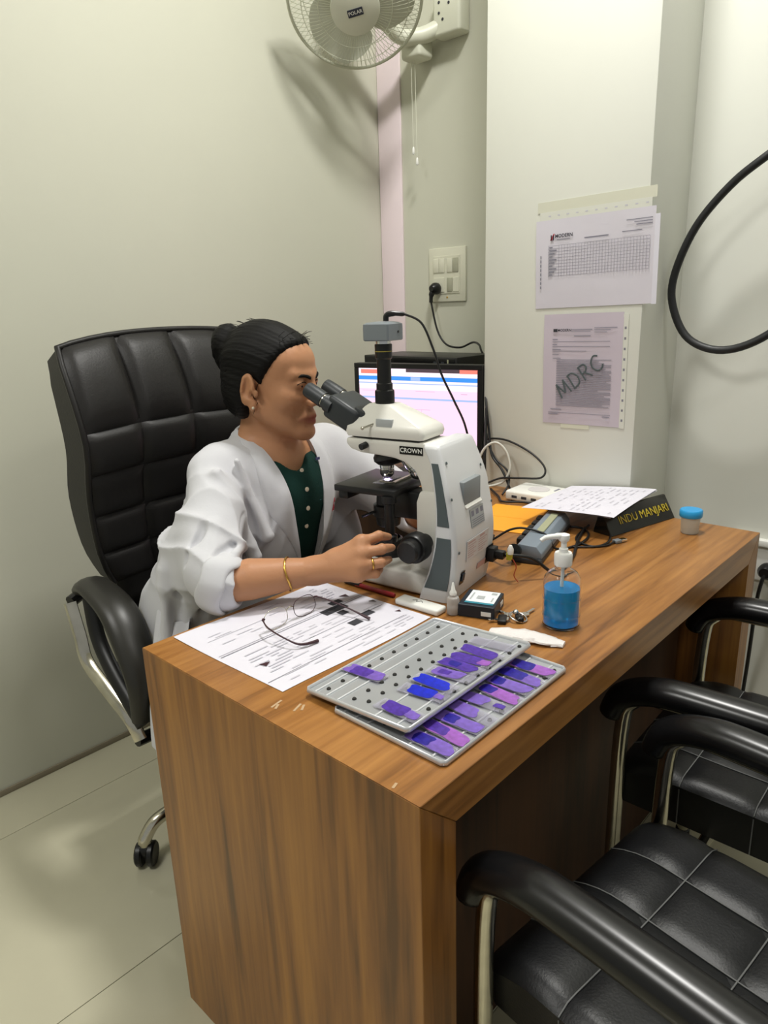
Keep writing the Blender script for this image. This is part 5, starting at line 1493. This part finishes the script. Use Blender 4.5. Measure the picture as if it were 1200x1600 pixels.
# thighs and lower legs under the desk
for sx, x in ((-1, 0.375), (1, 0.555)):
    body += [('u', cone((x+0.02*sx*-1, 0.90, 0.545), (x, 0.505, 0.525), 0.078, 0.055), 0.05),
             ('u', cone((x, 0.505, 0.525), (x, 0.53, 0.09), 0.052, 0.034), 0.02),
             ('u', cone((x, 0.54, 0.05), (x, 0.42, 0.03), 0.030, 0.024), 0.02)]
V, F = voxel_mesh(body, (0.06, 0.36, 0.0), (0.86, 1.08, 1.30), 0.0032)
bo = pchild('body', V, F, 'skin')
Hi = HR.T
def skin_tint(V):
    W = V+np.array(PO, np.float32)
    q = (W-HC)@HR                      # head-local
    base = np.array(srgb('b58360'))
    C = np.tile(base, (len(V), 1))
    def mixc(mask, col):
        C[:] = C*(1-mask[:, None])+np.array(srgb(col))*mask[:, None]
    d = np.sqrt(((q[:, 0])/0.028)**2+((q[:, 2]+0.0708)/0.0100)**2)
    m = np.clip(1.6-1.2*d, 0, 1)*(q[:, 1] < -0.075)
    mixc(m*0.9, '86423c')
    for sx in (-1, 1):
        d = np.sqrt(((q[:, 0]-0.032*sx)/0.020)**2+((q[:, 2]+0.006)/0.013)**2)
        mixc(np.clip(1.2-d, 0, 1)*(q[:, 1] < -0.06)*0.5, '7d5138')
    # knuckles and fingertips a little redder and darker
    for k in KR+KL+MR+ML:
        d = np.linalg.norm(W-np.array(k, np.float32), axis=1)
        mixc(np.clip(1-d/0.013, 0, 1)*0.30, '8f5c41')
    return C
tint(bo.data, skin_tint)

# eyes, brows, earring
for sx in (-1, 1):
    eb = MB().ball(tuple(H(0.032*sx, -0.0760, 0.0010)-np.array(PO)), 0.0118, n=16).build('eyeball', 'eye_white', per, 80)
    MB().ball(tuple(H(0.0325*sx, -0.0845, 0.0000)-np.array(PO)), (0.0052, 0.0040, 0.0052), n=12).build('iris', 'eye_dark', eb, 80)
    pts = [H(sx*x, y, z)-np.array(PO) for x, y, z in ((0.012, -0.0965, 0.0150), (0.024, -0.0945, 0.0195), (0.037, -0.0875, 0.0210), (0.052, -0.0725, 0.0150))]
    MB().tube(catmull([tuple(p) for p in pts], 5), [0.0036]*6+[0.0032]*5+[0.0022]*4+[0.0008], 8, flat=(1.0, 0.6)).build('eyebrow', 'hair', per, 80)
    MB().ball(tuple(H(0.0815*sx, 0.001, -0.045)-np.array(PO)), 0.0032, n=10).build('earring', 'pearl', per, 80)
    pts = [H(sx*x, y, z)-np.array(PO) for x, y, z in ((0.018, -0.0895, 0.0045), (0.031, -0.0905, 0.0085), (0.046, -0.0830, 0.0035))]
    MB().tube(catmull([tuple(p) for p in pts], 5), 0.0010, 6).build('lash_line', 'hair', per, 80)

# ---------------------------------------------------------------- hair: combed back cap and bun
def strand(P):
    q = (P-HC)@HR
    t = np.arctan2(q[:, 0], q[:, 2]+0.02-0.25*(q[:, 1]-0.02))     # constant along lines combed back to the bun
    return (0.0004*np.sin(46*t+1.3*np.sin(7*t))+0.0004*np.sin(97*t+1.0)+0.0006*np.sin(11*t)).astype(np.float32)
HLZ = [-0.08, -0.05, -0.035, -0.020, 0.000, 0.020, 0.040, 0.060, 0.075, 0.086, 0.10, 0.14]
HLY = [0.030, 0.026, 0.022, 0.010, -0.012, -0.022, -0.034, -0.050, -0.064, -0.074, -0.09, -0.12]
def hairline(P):
    """in front of this curve there is no hair"""
    q = (P-HC)@HR
    side = np.clip(np.abs(q[:, 0])/0.07, 0, 1)
    yh = np.interp(q[:, 2]+0.012*(1-side), HLZ, HLY)+0.006*(1-side)
    return ((q[:, 1]-yh)*0.72).astype(np.float32)
hair = [
    ('u', hel((0, 0.018, 0.040), (0.0825, 0.0990, 0.0900)), 0.01),
    ('u', hel((0, -0.036, 0.050), (0.0690, 0.0560, 0.0540)), 0.02),
    ('u', hel((-0.040, -0.018, 0.020), (0.036, 0.040, 0.045)), 0.02),
    ('u', hel((0.040, -0.018, 0.020), (0.036, 0.040, 0.045)), 0.02),
    ('u', hel((0, 0.052, -0.024), (0.072, 0.062, 0.064)), 0.03),
    ('u', hel((-0.052, 0.045, -0.020), (0.026, 0.034, 0.040)), 0.02),
    ('u', hel((0.052, 0.045, -0.020), (0.026, 0.034, 0.040)), 0.02),
    ('s', hairline, 0.016),
    # around the ears
    ('s', hel((-0.092, 0.006, -0.012), (0.030, 0.025, 0.034)), 0.006),
    ('s', hel((0.092, 0.006, -0.012), (0.030, 0.025, 0.034)), 0.006),
    ('u', hel((-0.006, 0.104, 0.078), (0.042, 0.034, 0.040)), 0.012),
    ('u', hel((0.008, 0.112, 0.050), (0.038, 0.030, 0.036)), 0.014),
    ('d', strand, 0),
]
V, F = voxel_mesh(hair, HC-0.16, HC+0.18, 0.0026)
ho = pchild('hair', V, F, 'hair')
# loops of the bun and loose strands
b = MB(); r_ = random.Random(2)
cb = np.array((0.0, 0.108, 0.068))
for k in range(16):
    t0 = r_.uniform(0, 6.28); tilt = r_.uniform(-0.9, 0.9); rr0 = r_.uniform(0.026, 0.039)
    pts = []
    for i in range(14):
        a = t0+i/13*4.6
        p = np.array((rr0*math.cos(a), 0.020*math.sin(a*0.7+tilt)*0.9, rr0*math.sin(a)))
        pts.append(tuple(H(*(cb+p*np.array((1.02, 1.0, 0.98)))) - np.array(PO)))
    b.tube(pts, [0.0010]+[0.0032]*12+[0.0010], 6)
bl = b.build('bun_strands', 'hair', ho, 80, weld=False); bl['kind'] = 'stuff'
b = MB()
for k in range(60):
    if k < 26:        # wisps above the forehead
        x = r_.uniform(-0.05, 0.05); y = -0.058+abs(x)*0.45; z = 0.088+r_.uniform(-0.010, 0.010)
        d_ = np.array((r_.uniform(-0.02, 0.02), -0.028, 0.010+r_.uniform(-0.012, 0.018)))
    elif k < 44:      # crown fuzz
        a = r_.uniform(-0.8, 0.8); x = 0.078*math.sin(a); y = r_.uniform(-0.02, 0.09); z = 0.036+0.088*math.cos(a)*math.sqrt(max(0, 1-((y-0.018)/0.105)**2))
        d_ = np.array((r_.uniform(-0.01, 0.01), 0.028, 0.012))
    else:             # by the ear and nape
        x = -0.070+r_.uniform(-0.006, 0.004); y = r_.uniform(-0.016, 0.05); z = r_.uniform(-0.05, 0.03)
        d_ = np.array((-0.004, 0.010, -0.020))
    p0 = np.array((x, y, z)); pts = [tuple(H(*(p0+d_*t*r_.uniform(0.9, 1.1)+np.array((0, 0, -0.006*t*t))))-np.array(PO)) for t in (0, 0.35, 0.7, 1.0)]
    b.tube(catmull(pts, 3), [0.0005]*9+[0.0002], 4)
fl = b.build('loose_strands', 'hair', ho, 80, weld=False); fl['kind'] = 'stuff'

# ---------------------------------------------------------------- dark green top
kurta = [
    ('u', ell((0.468, 0.832, 0.900), (0.164, 0.104, 0.128)), 0.06),
    ('u', cone((0.462, 0.855, 0.78), (0.455, 0.90, 0.52), 0.122, 0.148), 0.08),
    ('u', cone((0.335, 0.828, 0.972), (0.605, 0.834, 0.972), 0.052, 0.052), 0.05),
    ('u', cone((0.468, 0.842, 0.965), (0.470, 0.832, 0.998), 0.070, 0.062), 0.03),
    ('u', ell((0.470, 0.80, 0.90), (0.10, 0.085, 0.09)), 0.04),
    ('s', cone((0.468, 0.845, 1.03), (0.472, 0.748, 0.990), 0.066, 0.036), 0.006),
    ('i', (lambda P: P[:, 2]-0.988), 0.02),
]
V, F = voxel_mesh(kurta, (0.2, 0.6, 0.42), (0.75, 1.1, 1.12), 0.0045)
ko = pchild('green_top', V, F, 'kurta_cloth')
for z, x in ((0.958, 0.4745), (0.918, 0.4735), (0.876, 0.472), (0.834, 0.471)):
    # find the front of the cloth at this height
    ys = np.linspace(0.60, 0.80, 400, dtype=np.float32)
    P = np.stack([np.full_like(ys, x), ys, np.full_like(ys, z)], 1)
    y = float(ys[np.argmax(evaluate(kurta, P) < 0)])
    MB().lathe([(0.0052, 0), (0.0052, 0.0012), (0.0030, 0.0020), (0, 0.0016)], 12, align(np.array((x, y, z))-np.array(PO), np.array((x, y-0.1, z+0.01))-np.array(PO))).build('button', 'pearl', ko)

# ---------------------------------------------------------------- white lab coat
def folds(P):
    x, y, z = P[:, 0], P[:, 1], P[:, 2]
    def crease(t): return (1-np.abs(np.sin(t)))**2.2
    s1 = np.exp(-((x-0.22)/0.09)**2-((z-0.85)/0.10)**2)
    s2 = np.exp(-((x-0.34)/0.09)**2-((z-0.88)/0.14)**2)
    w = -0.0120*s1*crease(42*(0.75*z+0.42*x-0.25*y)+1.2*np.sin(17*x+13*y))
    w += -0.0095*s2*crease(30*(x+0.45*y-0.12*z)+0.8*np.sin(13*z)+0.6)
    w += -0.0075*crease(19*(x-0.5*z+0.4*y)+1.6*np.sin(8*y+6*z))*np.clip(np.sin(9*(y+0.8*z)+1.0), 0, 1)
    w += 0.0016*np.sin(47*(0.5*x+0.8*z-0.3*y)+2*np.sin(19*x))
    w += 0.002
    return w.astype(np.float32)
CUFF_R = (0.178, 0.622, 0.822); CUFF_L = (0.735, 0.615, 0.822)
def coat_open(P):
    """wedge that opens the front from neck to lap"""
    x, y, z = P[:, 0]-0.474, P[:, 1], P[:, 2]
    w = 0.026+0.038*np.clip((z-0.72)/0.26, 0, 1.2)
    return np.maximum(np.abs(x-0.006)-w, y-0.790)
coat = [
    ('u', ell((0.468, 0.838, 0.885), (0.180, 0.122, 0.140)), 0.06),
    ('u', cone((0.462, 0.862, 0.78), (0.445, 0.905, 0.575), 0.134, 0.155), 0.08),
    ('u', cone((0.335, 0.832, 0.968), (0.615, 0.838, 0.968), 0.060, 0.060), 0.05),
    ('u', cone((0.468, 0.850, 0.975), (0.468, 0.858, 1.012), 0.074, 0.062), 0.03),
    # sleeves: loose, gathered above the elbow
    ('u', chain([(0.322, 0.824, 0.958), (0.252, 0.745, 0.885), (0.190, 0.668, 0.825), (0.186, 0.628, 0.812)], [0.060, 0.059, 0.057, 0.054]), 0.018),
    ('u', chain([(0.645, 0.826, 0.956), (0.700, 0.745, 0.890), (0.738, 0.668, 0.835)], [0.068, 0.064, 0.058]), 0.035),
    ('u', ell((0.218, 0.752, 0.815), (0.044, 0.055, 0.085)), 0.05),
    ('u', ell((0.235, 0.835, 0.720), (0.066, 0.085, 0.150)), 0.07),
    ('u', ell((0.210, 0.900, 0.600), (0.055, 0.085, 0.140)), 0.06),
    ('u', ell((0.690, 0.860, 0.70), (0.055, 0.085, 0.150)), 0.07),
    # pronounced folds
    ('u', cone((0.285, 0.762, 0.985), (0.330, 0.728, 0.800), 0.010, 0.016), 0.018),
    ('u', cone((0.330, 0.758, 1.000), (0.365, 0.722, 0.840), 0.008, 0.013), 0.016),
    ('u', cone((0.225, 0.690, 0.905), (0.165, 0.628, 0.845), 0.008, 0.010), 0.010),
    ('u', cone((0.290, 0.720, 0.900), (0.205, 0.618, 0.856), 0.007, 0.009), 0.009),
    ('u', cone((0.280, 0.690, 0.850), (0.215, 0.622, 0.862), 0.007, 0.009), 0.009),
    ('u', cone((0.165, 0.800, 0.800), (0.150, 0.800, 0.640), 0.010, 0.016), 0.02),
    ('u', cone((0.205, 0.770, 0.760), (0.175, 0.800, 0.620), 0.008, 0.014), 0.016),
    ('u', cone((0.255, 0.752, 0.760), (0.235, 0.775, 0.620), 0.010, 0.014), 0.018),
    ('s', chain([(0.355, 0.735, 1.010), (0.338, 0.722, 0.930), (0.300, 0.700, 0.850)], [0.005, 0.007, 0.005]), 0.014),
    ('s', chain([(0.305, 0.712, 0.905), (0.240, 0.650, 0.872), (0.175, 0.630, 0.866)], [0.003, 0.006, 0.003]), 0.009),
    ('s', chain([(0.290, 0.690, 0.872), (0.235, 0.640, 0.850), (0.180, 0.622, 0.846)], [0.003, 0.005, 0.003]), 0.008),
    ('s', chain([(0.215, 0.700, 0.935), (0.180, 0.690, 0.880), (0.140, 0.690, 0.850)], [0.003, 0.006, 0.003]), 0.010),
    ('s', chain([(0.185, 0.770, 0.800), (0.165, 0.775, 0.720), (0.170, 0.790, 0.640)], [0.003, 0.007, 0.004]), 0.012),
    ('s', chain([(0.232, 0.740, 0.790), (0.210, 0.750, 0.710), (0.200, 0.765, 0.640)], [0.003, 0.007, 0.004]), 0.012),
    ('s', chain([(0.395, 0.730, 0.900), (0.375, 0.722, 0.830), (0.350, 0.735, 0.760)], [0.003, 0.005, 0.004]), 0.012),
    ('s', chain([(0.575, 0.735, 0.930), (0.585, 0.722, 0.860), (0.600, 0.735, 0.780)], [0.003, 0.006, 0.004]), 0.012),
    ('d', folds, 0),
    ('s', cone((0.470, 0.845, 1.06), (0.472, 0.780, 0.985), 0.058, 0.050), 0.006),
    ('s', coat_open, 0.008),
    ('s', cone((0.224, 0.580, 0.812), (0.330, 0.500, 0.825), 0.050, 0.050), 0.006),
    ('s', cone((0.735, 0.615, 0.825), (0.690, 0.48, 0.845), 0.044, 0.040), 0.006),
]
V, F = voxel_mesh(coat, (0.08, 0.55, 0.40), (0.86, 1.14, 1.12), 0.0034)
co = pchild('lab_coat', V, F, 'coat_cloth')
def front_y(prims, x, z, y0=0.60, y1=0.95):
    ys = np.linspace(y0, y1, 500, dtype=np.float32)
    P = np.stack([np.full_like(ys, x), ys, np.full_like(ys, z)], 1)
    m = evaluate(prims, P) < 0
    return float(ys[np.argmax(m)]) if m.any() else None
# lapels: folded-back collar strips
solid = [c for c in coat if c[1] is not coat_open]
for sx in (-1, 1):
    b = MB(); zs = np.linspace(1.022, 0.735, 22)
    inner, outer = [], []
    rows_ = []
    for i, z in enumerate(zs):
        t = i/21
        wz = 0.026+0.038*min(max((z-0.72)/0.26, 0), 1.2)
        wl = 0.052*math.sin(math.pi*min(1, 0.16+0.84*t))**0.7*(1 if t < 0.55 else max(0.12, (1-t)/0.45))
        row = []
        for s_ in np.linspace(0, 1, 7):
            x = 0.480+sx*(wz-0.002+wl*s_)
            zz = z+0.010*s_*(1-t)
            y = front_y(solid, x, min(zz, 1.005))
            if y is None: y = 0.79
            if zz > 1.005: y += (zz-1.005)*1.6
            row.append((x-PO.x, y-0.0045-0.004*math.sin(math.pi*s_)*(1-t*0.5)+0.002*s_-PO.y, zz))
        rows_.append(row)
    vs = [p for r in rows_ for p in r]; n7 = 7
    back = [(x, y+0.0028, z) for x, y, z in vs]
    fs = []; N = len(vs)
    for i in range(21):
        for k in range(6):
            a = i*7+k; fs.append((a, a+1, a+8, a+7)); fs.append((N+a+7, N+a+8, N+a+1, N+a))
    for i in range(21):
        fs.append((i*7, i*7+7, N+i*7+7, N+i*7)); fs.append((i*7+6, N+i*7+6, N+i*7+13, i*7+13))
    b.add(vs+back, fs)
    b.build('lapel', 'coat_cloth', co, 60)
# stand collar round the back of the neck
b = MB(); rg = []
for i in range(25):
    a = math.pi*(-0.10+1.20*i/24)
    cx, cy = 0.470+0.068*math.cos(a), 0.835+0.062*math.sin(a)
    hgt = 1.012+0.020*math.sin(math.pi*i/24)
    nx, ny = math.cos(a), math.sin(a)
    rg.append([(cx-PO.x, cy-PO.y, hgt-0.028), (cx+nx*0.004-PO.x, cy+ny*0.004-PO.y, hgt+0.008), (cx+nx*0.012-PO.x, cy+ny*0.012-PO.y, hgt+0.006), (cx+nx*0.024-PO.x, cy+ny*0.024-PO.y, hgt-0.030)])
b.loft(rg); b.build('collar', 'coat_cloth', co, 60)
# rolled cuffs
for c0, c1, r0 in (((0.174, 0.652, 0.818), (0.190, 0.616, 0.806), 0.050), ((0.742, 0.655, 0.818), (0.728, 0.612, 0.828), 0.047)):
    M = Matrix.Translation(-PO) @ align(c0, c1)
    b = MB(); rings = []
    for k in range(14):
        a = 2*math.pi*k/14
        pr, pz = 0.0085*math.cos(a), 0.026*math.sin(a)
        rings.append((r0+pr, 0.026+pz))
    n = 40; vs = []; fs = []
    for i in range(n):
        th_ = 2*math.pi*i/n
        wob = 1+0.035*math.sin(3*th_+1)+0.025*math.sin(7*th_)
        for k, (r1, z1) in enumerate(rings):
            vs.append((r1*wob*math.cos(th_), r1*wob*math.sin(th_), z1+0.003*math.sin(5*th_)))
    for i in range(n):
        for k in range(14):
            fs.append((i*14+k, ((i+1) % n)*14+k, ((i+1) % n)*14+(k+1) % 14, i*14+(k+1) % 14))
    b.add(vs, fs, M); b.build('rolled_cuff', 'coat_cloth', co, 80)
# embroidered lines on the breast and a pen mark on the lapel
r_ = random.Random(4)
b = MB()
for row in range(2):
    for i in range(6):
        x = 0.540+i*0.0070; z = 0.868-row*0.017
        y = front_y(solid, x, z)
        if y is None: continue
        b.box((x-PO.x, y-0.0022-PO.y, z+r_.uniform(-0.002, 0.002)), (0.0052, 0.0030, 0.008+r_.uniform(0, 0.004)))
MB().box((0.536-PO.x, (front_y(solid, 0.536, 0.972) or 0.74)-0.0095-PO.y, 0.972), (0.012, 0.0016, 0.006), rz=0).build('pen_mark', 'embroidery_blue', co)
eo = b.build('embroidery', 'embroidery_red', co, 0); eo['kind'] = 'stuff'
# coat tail hanging beside the chair seat
def tail(u, v):
    x = 0.084+0.075*(1-v)**2+0.010*math.sin(7*u+1)-0.008*v+0.02*(1-u)
    y = 0.715+0.085*u+0.05*(1-v)**2
    z = 0.70-0.255*v-0.01*math.sin(5*u)
    return (x-PO.x+0.004*math.sin(18*u+3*v), y-PO.y, z)
b = MB(); b.grid(tail, 20, 14); b.grid(lambda u, v: tuple(np.array(tail(u, v))+(0.004, 0, 0)), 20, 14)
b.build('coat_tail', 'coat_cloth', co, 80)

# trousers and shoes
tr = []
for sx, x in ((-1, 0.375), (1, 0.555)):
    tr += [('u', cone((x, 0.90, 0.548), (x, 0.500, 0.528), 0.088, 0.064), 0.05), ('u', cone((x, 0.500, 0.528), (x, 0.53, 0.11), 0.062, 0.058), 0.02)]
V, F = voxel_mesh(tr, (0.22, 0.38, 0.04), (0.72, 1.04, 0.68), 0.008)
pchild('trousers', V, F, 'trouser_cloth')
for x in (0.375, 0.555):
    V, F = voxel_mesh([('u', cone((x, 0.545, 0.048), (x, 0.42, 0.034), 0.042, 0.032), 0.02), ('i', (lambda P: 0.004-P[:, 2]), 0.004)], (x-0.07, 0.36, -0.01), (x+0.07, 0.62, 0.12), 0.006)
    pchild('shoe', V, F, 'shoe_black')

# bracelet and ring
wr, er_ = np.array(WR), np.array((0.222, 0.594, 0.816))
bc = wr+(er_-wr)*0.42
M = Matrix.Translation(-PO) @ align(bc, wr)
MB().tube([M @ Vector((0.0335*math.cos(a), 0.0325*math.sin(a), 0.004*math.sin(a*2))) for a in np.linspace(0, 2*math.pi, 41)[:-1]], 0.0015, 8, closed=True, flat=(0.7, 1.3)).build('bracelet', 'gold', per, 80)
k3, m3 = np.array(KR[2]), np.array(MR[2])
rc = k3*0.42+m3*0.58
M = Matrix.Translation(-PO) @ align(rc, m3)
MB().tube([M @ Vector((0.0102*math.cos(a), 0.0102*math.sin(a), 0)) for a in np.linspace(0, 2*math.pi, 29)[:-1]], 0.0013, 8, closed=True, flat=(0.8, 1.6)).build('finger_ring', 'gold', per, 80)
